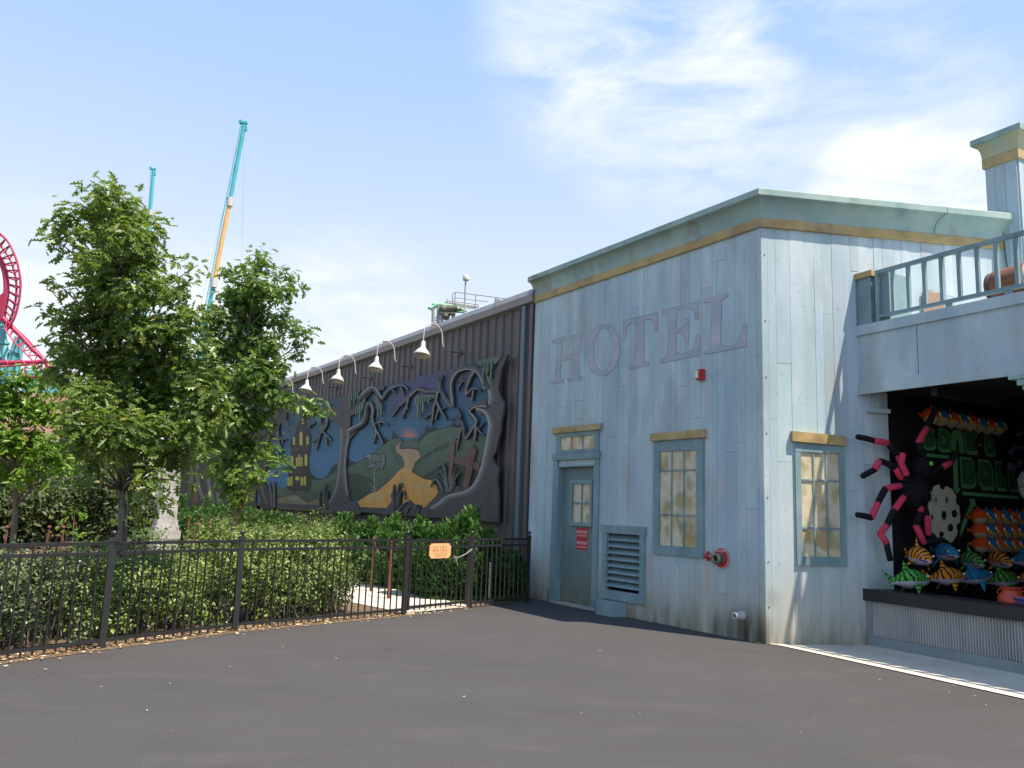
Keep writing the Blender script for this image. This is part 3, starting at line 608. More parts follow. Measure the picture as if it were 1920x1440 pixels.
m_capg = MAT('cap_cove_paint', [(.30, .33, .20), (.40, .40, .24), (.34, .42, .36)], scale=2, rough=.6, stain=[(.46, .36, .2)])
tcap([(.024, 6.771)] + [(.024+.085*(1-math.cos(t*math.pi/2)), 6.771+.22*math.sin(t*math.pi/2)) for t in (.2, .4, .6, .8, 1)], m_capg, 'cap_cove')
tcap([(.112, 6.993), (.125, 6.996), (.125, 7.08), (.11, 7.09)], m_tealp, 'cap_board')
one(lambda m: m.tube([T.P(.02, 5.82, .045), T.P(.05, 5.6, .035), T.P(.06, 5.2, .03), T.P(.14, 4.7, .035), T.P(.17, 4.3, .03), T.P(.18, 4.07, .03)], .007, 6), 'cable', m_dkpipe, tower)
bar = empty('barrel', C.P(1.9, 4.1, -.35), 'reddish brown barrel with pale hoop lying on the balcony behind the railing', 'barrel')
BP = C.P(1.56, 4.36, -.42); 
one(lambda m: m.lathe(BP, C.d, [(0, .165), (.001, .185), (.2, .205), (.5, .225), (.8, .215), (1.1, .185), (1.101, .165)], 28), 'staves', m_copper, bar)
for h_ in (.02, .46, .86): one(lambda m: m.lathe(BP+C.d*h_, C.d, [(0, .226 if h_ > .1 else .19), (.035, .229 if h_ > .1 else .193), (.036, .19), (0, .18)], 28, caps=False), 'hoop', m_white if h_ > .1 else m_dkpipe, bar)
bb = MB(); bb.box(B, 2.30, 2.62, 4.07, 4.66, .04, .06); tag(bb.build('plywood_board', m_brownb, loc=B.P(2.46, 4.07, .05)), 'bare brown plywood board leaning against the wall behind the railing', 'board')

# ---- painted sign on the end wall
zb = Z(6.859, 1700, 740); z6 = Z(4.966, 1740, 860)
GL = (.12, .42, .17); GD = (.035, .145, .06)
def dpoly(m, pts, zf, n, col, n0=None):
    q = [D.px(*zf(p), n) for p in pts]; m.prism(D, q, n0 if n0 is not None else n-.002, n, col); return q
BL = [
 [(235,430),(320,425),(360,460),(355,540),(375,570),(378,680),(350,720),(260,718),(222,690),(222,590),(240,520)],
 [(408,430),(500,435),(545,480),(565,560),(572,745),(525,738),(515,748),(450,742),(405,690),(400,580),(430,540),(410,530)],
 [(578,712),(575,520),(600,460),(650,445),(700,470),(725,540),(742,755),(680,745),(665,600),(650,560),(638,600),(637,730)],
 [(742,465),(830,470),(837,500),(850,478),(905,490),(905,520),(875,600),(925,780),(780,768),(755,730),(745,560)],
 [(993,498),(1070,510),(1110,560),(1130,640),(1148,805),(1080,800),(1030,790),(1000,700),(993,620),(1010,575),(993,560)],
 [(685,795),(820,810),(870,860),(880,950),(865,990),(895,1030),(900,1150),(860,1210),(750,1210),(705,1190),(695,1000)],
 [(922,828),(1040,838),(1090,890),(1115,1000),(1130,1240),(1060,1228),(1040,1238),(990,1235),(930,1150),(915,1020),(935,960),(922,940)],
 [(1130,848),(1220,858),(1230,1080),(1280,1085),(1292,1250),(1180,1245),(1150,1200),(1140,1040)],
 [(1292,865),(1380,872),(1392,1090),(1440,1095),(1446,1265),(1340,1258),(1312,1210)]]
def dark_inner(p, i):
    cx = sum(a[0] for a in p)/len(p); cy = sum(a[1] for a in p)/len(p)
    return [(cx+(a[0]-cx)*.86, cy-14+(a[1]-cy)*(.80)) for a in p]
m = MB(); m2 = MB()
for i, p in enumerate(BL):
    dpoly(m, p, zb, .004, GL)
    if i != 2: dpoly(m2, dark_inner(p, i), zb, .008, GD)
def disc(x, y, r, n=14): return [(x+r*math.cos(k*6.283/n), y+r*math.sin(k*6.283/n)) for k in range(n)]
dpoly(m, disc(945, 645, 20), zb, .004, GL)
dpoly(m, [(225, 748), (545, 783), (545, 827), (228, 795)], zb, .004, GL); dpoly(m, [(718, 1245), (1445, 1305), (1445, 1347), (722, 1292)], zb, .004, (.15, .50, .20))
dpoly(m, [(600, 890), (655, 810), (662, 1200), (697, 1210), (655, 1280), (595, 1200), (612, 1197)], zb, .004, (.15, .50, .20))
dpoly(m, [(385, 375), (435, 375), (448, 452), (428, 442), (320, 690), (298, 730), (318, 600), (398, 420)], z6, .004, (.15, .50, .20))
for (x, y) in ((285, 580), (782, 938), (790, 1033)): dpoly(m2, disc(x, y, 12), zb, .011, GL)
for (x, y) in ((470, 600), (1010, 1020), (1060, 660)):
    dpoly(m2, [(x-35, y-60), (x+10, y-58), (x+28, y-20), (x+22, y+20), (x-10, y+22), (x-22, y+12), (x-20, y+2), (x+6, y+8), (x+10, y-15), (x+2, y-46), (x-35, y-50)], zb, .011, GL)
dpoly(m2, [(1245, 1050), (1252, 1050), (1252, 1075), (1245, 1075)], zb, .011, GL)
ps_ = m.build('bank_a_ball_lettering', m_sign, booth); m2.build('letter_inlay', m_sign, ps_)
# cheese shaped board
zc5 = Z(5.142, 1590, 720)
ch = [(780,1040),(805,1022),(828,1020),(840,985),(880,968),(890,1000),(908,1020),(935,1018),(955,985),(1010,1020),(1045,1080),(1040,1110),(1045,1150),(1072,1180),(1082,1280),(1078,1335),(1052,1350),(1045,1390),(1060,1420),(1045,1465),(1005,1525),(990,1530),(975,1505),(945,1500),(925,1520),(925,1545),(922,1485),(860,1500),(830,1475),(815,1420),(785,1260)]
q0 = [D.px(*zc5(p), .12) for p in ch]
chz = empty('cheese_cutout_board', D.P(sum(a[0] for a in q0)/len(q0), min(a[1] for a in q0), .12), 'off white cheese shaped cutout board with black holes beside the big spider', 'cutout board')
one(lambda m: m.prism(D, q0, .10, .12, (.66, .68, .56)), 'board_face', m_sign, chz)
for (x, y, rx, ry) in ((850, 1117, 6, 25), (953, 1120, 9, 32), (812, 1283, 8, 30), (926, 1265, 22, 45), (1027, 1250, 26, 38), (989, 1385, 26, 38), (903, 1447, 22, 26)):
    one(lambda m: dpoly(m, [(x+rx*math.cos(k*.3927), y+ry*math.sin(k*.3927)) for k in range(16)], zc5, .123, (.01, .01, .012), .1201), 'hole_spot', m_sign, chz)

# ================================================================== METAL BUILDING
E_ = Frame(COR - A.n*.0, -33.016, -1)
mbld = empty('metal_building', E_.P(5.3, 0, 0), 'long dark brown corrugated metal warehouse behind the big painted mural', 'building')
SE = 38.5; EZ = 5.52
m = MB(); s = 5.26; vs = []; cols = []
while s < SE:
    for ds, nn in ((0, -.02), (.20, -.02), (.225, .012), (.275, .012)):
        vs.append((s+ds, nn))
    s += .30
P = []; 
for (ss, nn) in vs: P += [E_.P(ss, -.05, nn), E_.P(ss, EZ, nn)]
rr = random.Random(2)
for i in range(len(vs)-1):
    if i % 4 == 0: t = rr.gauss(1, .06)
    m.add([P[2*i], P[2*i+2], P[2*i+3], P[2*i+1]], [(0, 1, 2, 3)], col=(t, t, t))
wall_ = m.build('corrugated_wall', m_metal, mbld)
one(lambda m: (m.box(E_, 5.25, SE, -.05, EZ, -.12, -.04), m.box(E_, SE-.1, SE, -.05, EZ, -14, -.12), m.add([E_.P(5.25, EZ+.02, .05), E_.P(SE, EZ+.02, .05), E_.P(SE, EZ+1.1, -14), E_.P(5.25, EZ+1.1, -14)], [(0, 1, 2, 3)])), 'roof_and_end_wall', m_metal, mbld)
m = MB(); m.add([E_.P(ss, z, n) for ss in (5.22, SE+.1) for (n, z) in ((-.04, 5.36), (.10, 5.40), (.13, 5.53), (.06, 5.655), (-.10, 5.69), (-.10, 5.36))], [(0, 1, 2, 3, 4, 5), (6, 7, 8, 9, 10, 11)]+[(i, (i+1) % 6, 6+(i+1) % 6, 6+i) for i in range(6)])
m.build('eave_gutter', m_roofm, mbld)
for k in range(12): one(lambda m: m.box(E_, 6.5+k*2.7, 6.53+k*2.7, 5.52, 5.70, .02, .135), 'gutter_strap', m_roofm, mbld)
one(lambda m: m.box(E_, 5.50, 5.62, 0, 5.37, .013, .075), 'downspout', m_downs, mbld)
one(lambda m: (m.box(E_, 5.27, 5.36, 0, 5.37, .013, .06)), 'corner_flashing', m_metal, mbld)
for k in range(40):
    ss, zz = random.uniform(5.4, 6.3), random.uniform(.6, 5.2)
    if k < 14: one(lambda m: m.lathe(E_.P(5.30+.3*(k % 4)+.25, .9+k*.32, .012), E_.n, [(0, .008), (.004, .007)], 6), 'wall_screw', m_steel, mbld)
# gooseneck lamps
g = bpy.data.objects.new('gooseneck_lamp', None); SC.collection.objects.link(g)
lamp_lab = ['nearest the hotel, over the right end of the mural', 'second from the hotel, over the blue sky of the mural', 'third from the hotel, over the big middle tree of the mural', 'fourth from the hotel, beside the oak branch tips', 'farthest one, half hidden by oak leaves']
tag(g, 'white gooseneck lamp '+lamp_lab[0], 'lamp', 'gooseneck lamps above the mural')
G0 = Frame((0, 0, 0), -33.016, -1)
LP = [G0.P(0, 0, .01), G0.P(0, -.01, .22), G0.P(0, .02, .34), G0.P(0, .12, .42), G0.P(0, .26, .44), G0.P(0, .40, .47), G0.P(0, .50, .56), G0.P(0, .54, .68), G0.P(0, .50, .80), G0.P(0, .40, .87), G0.P(0, .25, .885), G0.P(0, .12, .885)]
def smooth_path(P, k=5):
    out = []
    for i in range(len(P)-1):
        p0, p1, p2, p3 = P[max(i-1, 0)], P[i], P[i+1], P[min(i+2, len(P)-1)]
        for j in range(k):
            t = j/k; out.append(.5*((2*p1)+(-p0+p2)*t+(2*p0-5*p1+4*p2-p3)*t*t+(-p0+3*p1-3*p2+p3)*t**3))
    out.append(P[-1]); return out
SP = smooth_path(LP)
one(lambda m: m.tube(SP[:14], .012, 8), 'wall_arm', m_dkpipe, g)
one(lambda m: m.tube(SP[13:], .0125, 8), 'gooseneck', m_white, g)
one(lambda m: m.lathe(G0.P(0, 0, .0), G0.n, [(0, .07), (.014, .07), (.02, .04)], 16), 'wall_plate', m_dkpipe, g)
one(lambda m: m.lathe(G0.P(0, .13, .885), (0, 0, -1), [(0, .028), (.02, .045), (.10, .048), (.11, .055), (.16, .06)], 18), 'neck_cap', m_white, g)
one(lambda m: m.lathe(G0.P(0, -.025, .885), Vector((0, 0, -1))+G0.n*.18-G0.d*.12, [(0, .060), (.03, .095), (.09, .145), (.17, .195), (.175, .19), (.09, .137), (.03, .088)], 26, caps=False), 'lamp_shade', m_white, g)
mounts = [(862, 662), (770, 688), (694, 709), (631, 727), (573, 741)]
for i, (x, y) in enumerate(mounts):
    s_, z_ = E_.px(x, y, .02)
    z_ = 4.83
    o = g if i == 0 else dup(g, label='white gooseneck lamp '+lamp_lab[i])
    o.location = E_.P(s_, z_, .02)

# ================================================================== MURAL
MU = Frame(E_.P(0, 0, .10), -33.016, -1)
mural = empty('painted_mural', MU.P(14, 1.25, 0), 'huge painted relief mural of bare trees, castle, hills and golden road', 'mural')
def cat(z): return lambda p: z(p)
M1 = Z(6, 640, 650); M2 = Z(6, 640, 780); M3 = Z(5.758, 480, 720); PXI = lambda p: p
def mpoly(m, pts, zf, n, col, n0=None):
    q = [MU.px(*zf(p), n) for p in pts]; m.prism(MU, q, n-.002 if n0 is None else n0, n, col, back=False); return q
def stroke(m, pts, zf, n, h, col=(.05, .05, .055), hi=(.33, .34, .36), hiside=-1, lo=None, flat=False):
    """raised brush-like relief stroke: pts (x, y, width) in picture units mapped on to the mural plane"""
    # refine
    P = []
    for i in range(len(pts)-1):
        for j in range(3):
            t = j/3; P.append([pts[i][k]*(1-t)+pts[i+1][k]*t for k in range(3)])
    P.append(list(pts[-1]))
    for _ in range(2):
        Q = [P[0]]+[[(P[i-1][k]+2*P[i][k]+P[i+1][k])/4 for k in range(3)] for i in range(1, len(P)-1)]+[P[-1]]; P = Q
    n_ = len(P); rows = []
    for i in range(n_):
        a, b = P[max(i-1, 0)], P[min(i+1, n_-1)]; dx, dy = b[0]-a[0], b[1]-a[1]; l = math.hypot(dx, dy) or 1
        px_, py_ = -dy/l, dx/l; w_ = P[i][2]/2
        row = []
        for f, hh in ((-1, 0), (-.72, .8), (-.25, 1), (.25, 1), (.72, .8), (1, 0)):
            s_, z_ = MU.px(*zf((P[i][0]+px_*w_*f, P[i][1]+py_*w_*f)), n); row.append(MU.P(s_, z_, n+hh*h))
        rows.append(row)
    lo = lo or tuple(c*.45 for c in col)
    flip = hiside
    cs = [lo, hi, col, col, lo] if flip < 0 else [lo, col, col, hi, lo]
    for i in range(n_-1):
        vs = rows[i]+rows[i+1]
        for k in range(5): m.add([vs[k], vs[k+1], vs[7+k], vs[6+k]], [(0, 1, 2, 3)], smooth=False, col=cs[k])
    for r_ in (rows[0], rows[-1]): m.add(r_, [list(range(6))], col=col)
def line(m, pts, zf, n, w_, col=(.02, .025, .025), closed=False):
    q = [MU.px(*zf(p), n) for p in pts]
    if closed: q.append(q[0])
    for i in range(len(q)-1):
        a, b = Vector((*q[i], 0)), Vector((*q[i+1], 0)); d = (b-a)
        if d.length < 1e-5: continue
        t = Vector((-d.y, d.x, 0)).normalized()*w_/2; e = d.normalized()*w_*.3
        m.add([MU.P(p.x, p.y, n) for p in (a-t-e, b-t+e, b+t+e, a+t-e)], [(0, 1, 2, 3)], col=col)
s_r = MU.px(935, 978, 0)[0]; MS0, MS1, MZ0, MZ1 = 6.42, 33.6, 1.315, 4.50
# sky backdrop painted in bands of colour: grid with vertex colours
def smst(a, b, x): t = min(1, max(0, (x-a)/(b-a))); return t*t*(3-2*t)
def lerp3(a, b, t): return tuple(a[i]*(1-t)+b[i]*t for i in range(3))
def skycol(s, z):
    base = lerp3((.028, .088, .145), (.052, .175, .30), smst(4.3, 2.2, z))
    f = math.exp(-((s-9.6)/2.1)**2)*smst(3.45, 4.25, z)*.85
    c = lerp3(base, (.095, .078, .19), f)
    c = lerp3(c, (.030, .050, .066), smst(4.0, 4.55, z)*.55)
    return lerp3(c, (.03, .05, .06), smst(23, 28, s)*.7)
m = MB(); NS, NZ = 150, 26
for i in range(NS):
    for j in range(NZ):
        a, b = MS0+(MS1-MS0)*i/NS, MS0+(MS1-MS0)*(i+1)/NS; c, d = MZ0+(MZ1-MZ0)*j/NZ, MZ0+(MZ1-MZ0)*(j+1)/NZ
        m.add([MU.P(a, c, 0), MU.P(b, c, 0), MU.P(b, d, 0), MU.P(a, d, 0)], [(0, 1, 2, 3)], col=skycol((a+b)/2, (c+d)/2))
m.box(MU, MS0, MS1, MZ0, MZ1, -.07, -.002, (.03, .03, .035))
m.build('sky_backdrop', m_art, mural)
# distant clouds
m = MB()
for (x, y, w_, h_) in [(700, 800, 60, 10), (820, 770, 50, 12), (640, 780, 40, 10), (760, 850, 55, 12), (900, 700, 40, 9)]:
    pass
GH1 = (.050, .085, .058); GH2 = (.040, .072, .052); GH3 = (.075, .115, .075); DK = (.025, .036, .036)
mt = MB()
mpoly(mt, [(470, 300), (485, 230), (500, 235), (520, 265), (555, 270), (575, 190), (592, 150), (608, 200), (628, 210), (645, 205), (660, 245), (655, 330), (520, 380)], M2, .006, DK)
mpoly(mt, [(840, 300), (880, 240), (905, 190), (930, 195), (950, 115), (968, 105), (985, 135), (1040, 100), (1060, 125), (1090, 150), (1130, 145), (1215, 115), (1270, 70), (1290, 100), (1340, 90), (1360, 140), (1200, 200), (900, 330)], M2, .006, DK)
mpoly(mt, [(70, 570), (75, 450), (90, 480), (95, 520), (120, 500), (160, 520), (200, 515), (150, 570)], M2, .006, DK)
mpoly(mt, [(560, 920), (590, 960), (620, 990), (650, 1010), (680, 1020), (740, 1010), (770, 980), (800, 930), (820, 890), (860, 860), (900, 860), (900, 1080), (560, 1080)], M3, .006, (.020, .040, .040))
mt.build('painted_treeline', m_art, mural)
mg = MB()
for k in range(9):
    r_ = 125-14*k; f = k/8
    mpoly(mg, [(765+r_*math.cos(t*.314), 240-r_*1.05*math.sin(t*.314)) for t in range(11)], M2, .0065+k*.0006, lerp3((.058, .150, .215), (.66, .17, .13), f**1.6))
mg.build('painted_sun', m_art, mural)
mh = MB()
def grad_poly(m, pts, zf, n, ctop, cbot, bands=12):
    """polygon cut into horizontal bands of changing colour"""
    q = [MU.px(*zf(p), n) for p in pts]; z0 = min(p[1] for p in q); z1 = max(p[1] for p in q)
    def clip(poly, zc, keep_above):
        out = []
        for i in range(len(poly)):
            a, b = poly[i], poly[(i+1) % len(poly)]; ia = (a[1] >= zc) == keep_above; ib = (b[1] >= zc) == keep_above
            if ia: out.append(a)
            if ia != ib:
                t = (zc-a[1])/(b[1]-a[1]); out.append((a[0]+(b[0]-a[0])*t, zc))
        return out
    for k in range(bands):
        a, b = z0+(z1-z0)*k/bands, z0+(z1-z0)*(k+1)/bands; p = clip(clip(q, a, True), b, False)
        if len(p) > 2: m.add([MU.P(s, z, n) for s, z in p], [list(range(len(p)))], col=lerp3(cbot, ctop, (k+.5)/bands))
left_hill = [(70,575),(200,510),(290,470),(380,400),(440,340),(560,262),(655,240),(700,275),(610,330),(605,400),(690,470),(705,560),(650,605),(560,705),(410,835),(330,860),(200,945),(100,965),(90,880),(60,760)]
grad_poly(mh, left_hill, M2, .008, (.080, .135, .100), (.056, .098, .072))
mpoly(mh, [(70, 665), (160, 650), (300, 700), (380, 760), (400, 840), (330, 860), (200, 945), (100, 965), (90, 880)], M2, .0095, (.036, .055, .040))
mpoly(mh, [(100, 560), (200, 575), (330, 600), (480, 660), (580, 690), (500, 640), (380, 590), (240, 550)], M2, .0095, (.075, .115, .065))
mpoly(mh, [(560, 300), (600, 330), (610, 420), (690, 500), (690, 590), (640, 560), (600, 480), (540, 400)], M2, .0095, (.052, .090, .072))
mid_hill = [(655, 340), (700, 300), (760, 265), (800, 262), (880, 285), (870, 370), (760, 362), (665, 368)]
mpoly(mh, mid_hill, M2, .010, (.068, .105, .080))
right_hill = [(860, 300), (960, 200), (1100, 145), (1220, 118), (1360, 130), (1450, 190), (1640, 245), (1640, 700), (1350, 860), (1200, 885), (1130, 845), (1090, 860), (1020, 715), (900, 692), (850, 655), (795, 625), (830, 530), (895, 470), (880, 400), (850, 370)]
grad_poly(mh, right_hill, M2, .008, (.092, .145, .105), (.046, .074, .056))
mpoly(mh, [(890, 480), (1060, 370), (1250, 300), (1200, 350), (1000, 440), (900, 510), (830, 600), (820, 560)], M2, .0095, (.050, .080, .060))
mpoly(mh, [(900, 690), (1100, 560), (1300, 470), (1500, 470), (1600, 600), (1500, 760), (1340, 850), (1200, 880), (1100, 840), (1020, 715)], M2, .0095, (.032, .050, .038))
mpoly(mh, [(930, 290), (1100, 190), (1250, 160), (1330, 170), (1150, 230), (960, 340), (900, 400)], M2, .0095, (.085, .13, .092))
grad_poly(mh, [(210, 1100), (300, 1125), (440, 1160), (560, 1040), (700, 1035), (780, 1000), (880, 940), (880, 1100), (800, 1240), (740, 1210), (700, 1205), (560, 1275), (500, 1240), (440, 1190), (380, 1200), (210, 1240)], M3, .008, (.075, .12, .075), (.060, .105, .072))
mpoly(mh, [(690, 1160), (760, 1080), (870, 1010), (870, 1100), (800, 1200), (700, 1210)], M3, .0095, (.045, .082, .055))
mpoly(mh, [(500, 1210), (560, 1150), (650, 1160), (690, 1190), (620, 1240), (560, 1270)], M3, .0095, (.045, .082, .055))
mh.build('painted_hills', m_art, mural)
mr = MB(); road = [(640, 300), (700, 272), (655, 340), (665, 366), (760, 362), (850, 372), (885, 410), (895, 470), (830, 530), (795, 625), (850, 655), (900, 692), (960, 710), (1020, 715), (1075, 790), (1092, 860), (1000, 990), (920, 1050), (860, 1110), (460, 1106), (330, 1085), (220, 1050), (180, 970), (200, 945), (330, 862), (410, 838), (560, 706), (650, 605), (700, 570), (705, 540), (690, 470), (612, 405), (603, 350)]
TAN = (.25, .195, .145); ORG = (.50, .25, .055)
qz = [M2(p)[1] for p in road]
grad_poly(mr, [p for p in road if p[1] <= 640] , M2, .010, (.27, .20, .16), (.42, .28, .13))
low = [(650, 603), (700, 570), (798, 590), (797, 625)]+[p for p in road[10:27]]
grad_poly(mr, low, M2, .0104, (.52, .30, .10), (.62, .31, .065))
mpoly(mr, [(330, 880), (430, 870), (500, 900), (450, 945), (330, 940), (270, 920)], M2, .0112, (.50, .33, .15))
mpoly(mr, [(760, 780), (900, 760), (1010, 800), (960, 830), (820, 820)], M2, .0112, (.50, .30, .11))
mpoly(mr, [(340, 1040), (480, 1020), (560, 1030), (470, 1060), (380, 1075)], M2, .0112, (.46, .29, .11))
mpoly(mr, [(205, 1250), (300, 1215), (380, 1195), (440, 1188), (500, 1240), (560, 1278), (700, 1208), (760, 1200), (750, 1300), (640, 1370), (205, 1345)], M3, .010, (.20, .16, .08))
mpoly(mr, [(330, 1240), (400, 1200), (450, 1210), (480, 1260), (560, 1300), (470, 1310), (340, 1265)], M3, .011, (.24, .21, .16))
line(mr, road+[road[0]], M2, .0118, .022)
for pl, zf in ((left_hill[:8], M2), ([(380, 400), (440, 340)], M2), (right_hill[:6], M2), ([(1020, 715), (960, 708), (900, 690), (850, 655)], M2), (mid_hill[3:], M2), ([(890, 480), (1060, 370), (1200, 300)], M2), ([(300, 1215), (380, 1195), (440, 1188), (500, 1240), (560, 1278), (700, 1208), (760, 1200)], M3), ([(330, 1262), (470, 1275), (480, 1320)], M3), ([(60, 665), (160, 650), (300, 700), (380, 760)], M2)):
    line(mr, pl, zf, .0122, .018)
mr.build('painted_road', m_art, mural)
# castle
mc_ = MB(); CD = (.022, .026, .024); CM = (.040, .046, .042); CY = (.50, .44, .09)
mpoly(mc_, [(330, 1130), (345, 990), (365, 850), (378, 720), (360, 640), (400, 560), (425, 520), (440, 470), (470, 390), (490, 340), (515, 330), (540, 400), (560, 480), (600, 560), (592, 690), (572, 800), (575, 1000), (600, 1050), (590, 1140), (560, 1170), (500, 1150), (400, 1160)], M3, .012, CD)
for p in ([(380, 690), (590, 660), (590, 690), (380, 730)], [(450, 490), (560, 470), (562, 485), (450, 505)], [(415, 925), (505, 920), (505, 970), (415, 975)], [(405, 720), (418, 720), (405, 1130), (395, 1130)], [(555, 700), (565, 700), (548, 1110), (538, 1110)]): mpoly(mc_, p, M3, .0135, CM)
for (x, y0, y1, w_) in [(410, 568, 655, 22), (485, 512, 660, 32), (555, 562, 652, 25), (388, 768, 888, 30), (440, 788, 890, 20), (467, 760, 888, 22), (494, 783, 888, 18), (539, 755, 882, 28), (351, 1000, 1100, 24), (381, 992, 1098, 22), (494, 1002, 1095, 26), (526, 992, 1092, 24), (505, 370, 432, 20)]:
    mpoly(mc_, [(x-w_/2, y1), (x-w_/2, y0+w_*.8), (x-w_*.3, y0+w_*.3), (x, y0), (x+w_*.3, y0+w_*.3), (x+w_/2, y0+w_*.8), (x+w_/2, y1)], M3, .0145, CY)
    line(mc_, [(x, y0), (x, y1)], M3, .0152, .008, (.1, .1, .04)); line(mc_, [(x-w_/2, (y0+y1)/2+8), (x+w_/2, (y0+y1)/2+6)], M3, .0152, .008, (.1, .1, .04))
mpoly(mc_, [(445+24*math.cos(k*.5236), 1020+24*math.sin(k*.5236)) for k in range(12)], M3, .0145, CY)
mpoly(mc_, [(425, 1120), (425, 1070), (440, 1052), (465, 1060), (470, 1120)], M3, .0145, CM)
mc_.build('painted_castle', m_art, mural)
# sign post, grass
mp_ = MB(); SG = (.17, .19, .18)
sgn = [(240, 455), (265, 440), (310, 420), (345, 430), (492, 426), (494, 460), (485, 500), (495, 520), (472, 560), (470, 596), (400, 594), (350, 580), (300, 586), (265, 572), (320, 550), (330, 535), (290, 520), (300, 508), (320, 505), (305, 480)]
mpoly(mp_, [(370, 594), (384, 594), (380, 840), (362, 840)], M2, .014, (.19, .22, .18)); line(mp_, [(384, 594), (380, 840)], M2, .0142, .012)
mpoly(mp_, sgn, M2, .020, SG, .012); line(mp_, sgn, M2, .0205, .016, closed=True)
sx0, sz0 = MU.px(*M2((400, 478)), .021); sx1, sz1 = MU.px(*M2((408, 545)), .021)
put_text(mp_, MU, "BLASTERS", sx0, sz0, .0215, .74, .24, -1, col=(.035, .035, .05)); put_text(mp_, MU, "MANOR", sx1, sz1, .0215, .52, .21, -1, col=(.035, .035, .05))
for p in ([(375, 850), (350, 790), (312, 730)], [(380, 850), (400, 780), (425, 685)], [(370, 850), (335, 830), (312, 825)], [(385, 850), (402, 820), (408, 795)], [(378, 850), (360, 810), (345, 770)]):
    stroke(mp_, [(p[0][0], p[0][1], 14), (p[1][0], p[1][1], 10), (p[2][0], p[2][1], 2)], M2, .014, .004, (.13, .18, .14), (.19, .25, .19))
mp_.build('painted_signpost', m_art, mural)
# relief: ground, trees, branches
mt1 = MB(); TR = (.066, .064, .068); TH = (.20, .205, .22)
gnd = [(460,1108),(560,960),(600,850),(620,960),(650,1030),(700,980),(760,945),(800,990),(850,1000),(900,1030),(920,1048),(1092,868),(1130,845),(1190,780),(1300,785),(1350,805),(1355,845),(1500,765),(1562,600),(1600,400),(1638,250),(1658,100)]
trunkR = [(1658,880),(1650,840),(1625,770),(1580,712),(1500,700),(1440,740),(1440,680),(1540,625),(1640,600),(1655,540),(1620,450),(1560,330),(1500,300),(1440,330),(1470,280),(1560,235),(1630,320),(1685,415),(1740,260),(1800,100),(1872,90),(1800,260),(1762,480),(1790,560),(1832,640),(1818,760),(1800,830),(1790,960),(1735,1180),(1700,1250),(1725,1310),(1775,1370),(1752,1520),(1768,1680),(1764,1975),(1400,1948),(900,1912),(600,1892),(460,1890)]
full = [(x, y+780) for x, y in gnd] + trunkR
def chop(pts, zf, n, n0, m, col): mpoly(m, pts, zf, n, col, n0)
chop(full, M1, .055, .010, mt1, TR)
mt1.box(MU, MS0+.02, MS1-.02, MZ0+.001, MZ0+.13, .0005, .030, TR)
# airbrushed pale edge along trunk and roots
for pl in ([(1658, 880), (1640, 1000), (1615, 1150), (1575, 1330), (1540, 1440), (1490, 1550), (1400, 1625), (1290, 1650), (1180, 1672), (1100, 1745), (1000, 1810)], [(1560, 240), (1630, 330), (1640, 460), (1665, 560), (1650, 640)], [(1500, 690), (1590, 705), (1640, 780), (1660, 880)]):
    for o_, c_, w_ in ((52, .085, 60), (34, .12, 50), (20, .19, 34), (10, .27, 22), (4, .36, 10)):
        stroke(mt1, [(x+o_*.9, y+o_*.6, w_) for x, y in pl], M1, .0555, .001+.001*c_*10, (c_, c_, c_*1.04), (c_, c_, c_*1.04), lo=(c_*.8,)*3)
midT = [(640,290),(700,270),(770,200),(820,245),(880,250),(925,180),(925,150),(1010,100),(1110,72),(1330,25),(1382,22),(1382,62),(1250,85),(1180,165),(1130,250),(1090,312),(1020,347),(1012,490),(1110,478),(1010,600),(985,700),(970,880),(985,1090),(1010,1260),(1090,1290),(1130,1392),(1100,1412),(680,1372),(720,1320),(795,1275),(860,1085),(880,850),(908,600),(895,470),(850,400),(800,395),(770,340),(700,345)]
chop(midT, M3, .055, .010, mt1, TR)
for pl, o1 in (([(905, 470), (915, 600), (893, 850), (872, 1085), (820, 1230), (720, 1340)], 1), ([(1000, 490), (1002, 600), (978, 700), (962, 880), (975, 1090), (995, 1200)], -1)):
    for o_, c_, w_ in ((26, .085, 40), (14, .13, 24), (7, .19, 14), (3, .27, 6)):
        stroke(mt1, [(x+o_*o1, y, w_) for x, y in pl], M3, .0555, .001+.001*c_*10, (c_,)*3, (c_,)*3, lo=(c_*.8,)*3)
leftT = [(60,1360),(40,1230),(-20,1050),(-60,800),(-80,500),(-60,300),(100,300),(250,290),(330,310),(330,380),(260,420),(230,600),(180,560),(120,600),(100,760),(120,900),(70,1000),(130,1150),(200,1200),(205,1345)]
chop(leftT, M3, .055, .010, mt1, (.035, .033, .034))
for pl in ([(-20, 700), (20, 950), (60, 1150), (110, 1300)], [(130, 1060), (150, 1150), (170, 1330)], [(185, 1050), (190, 1180), (196, 1330)]):
    for o_, c_, w_ in ((5, .10, 26), (2, .19, 12)): stroke(mt1, [(x+o_, y, w_) for x, y in pl], M3, .0555, .002, (c_, c_*1.03, c_), (c_,)*3, lo=(c_*.7,)*3)
farT = [(352,800),(440,800),(478,830),(470,960),(355,942)]
chop([(346, 790), (480, 780), (480, 968), (355, 945)], PXI, .050, .010, mt1, (.045, .040, .038))
for pl in ([(372, 850), (368, 900), (380, 935)], [(392, 850), (388, 900), (400, 945)], [(408, 860), (404, 910), (412, 945)], [(360, 860), (357, 930)]):
    stroke(mt1, [(x, y, 9) for x, y in pl], PXI, .0505, .004, (.13, .15, .12), (.19, .2, .19))
stroke(mt1, [(363, 905, 16), (364, 940, 20)], PXI, .0515, .004, (.12, .055, .035), (.16, .08, .05))
mt1.build('relief_trees', m_art, mural)
mb_ = MB()
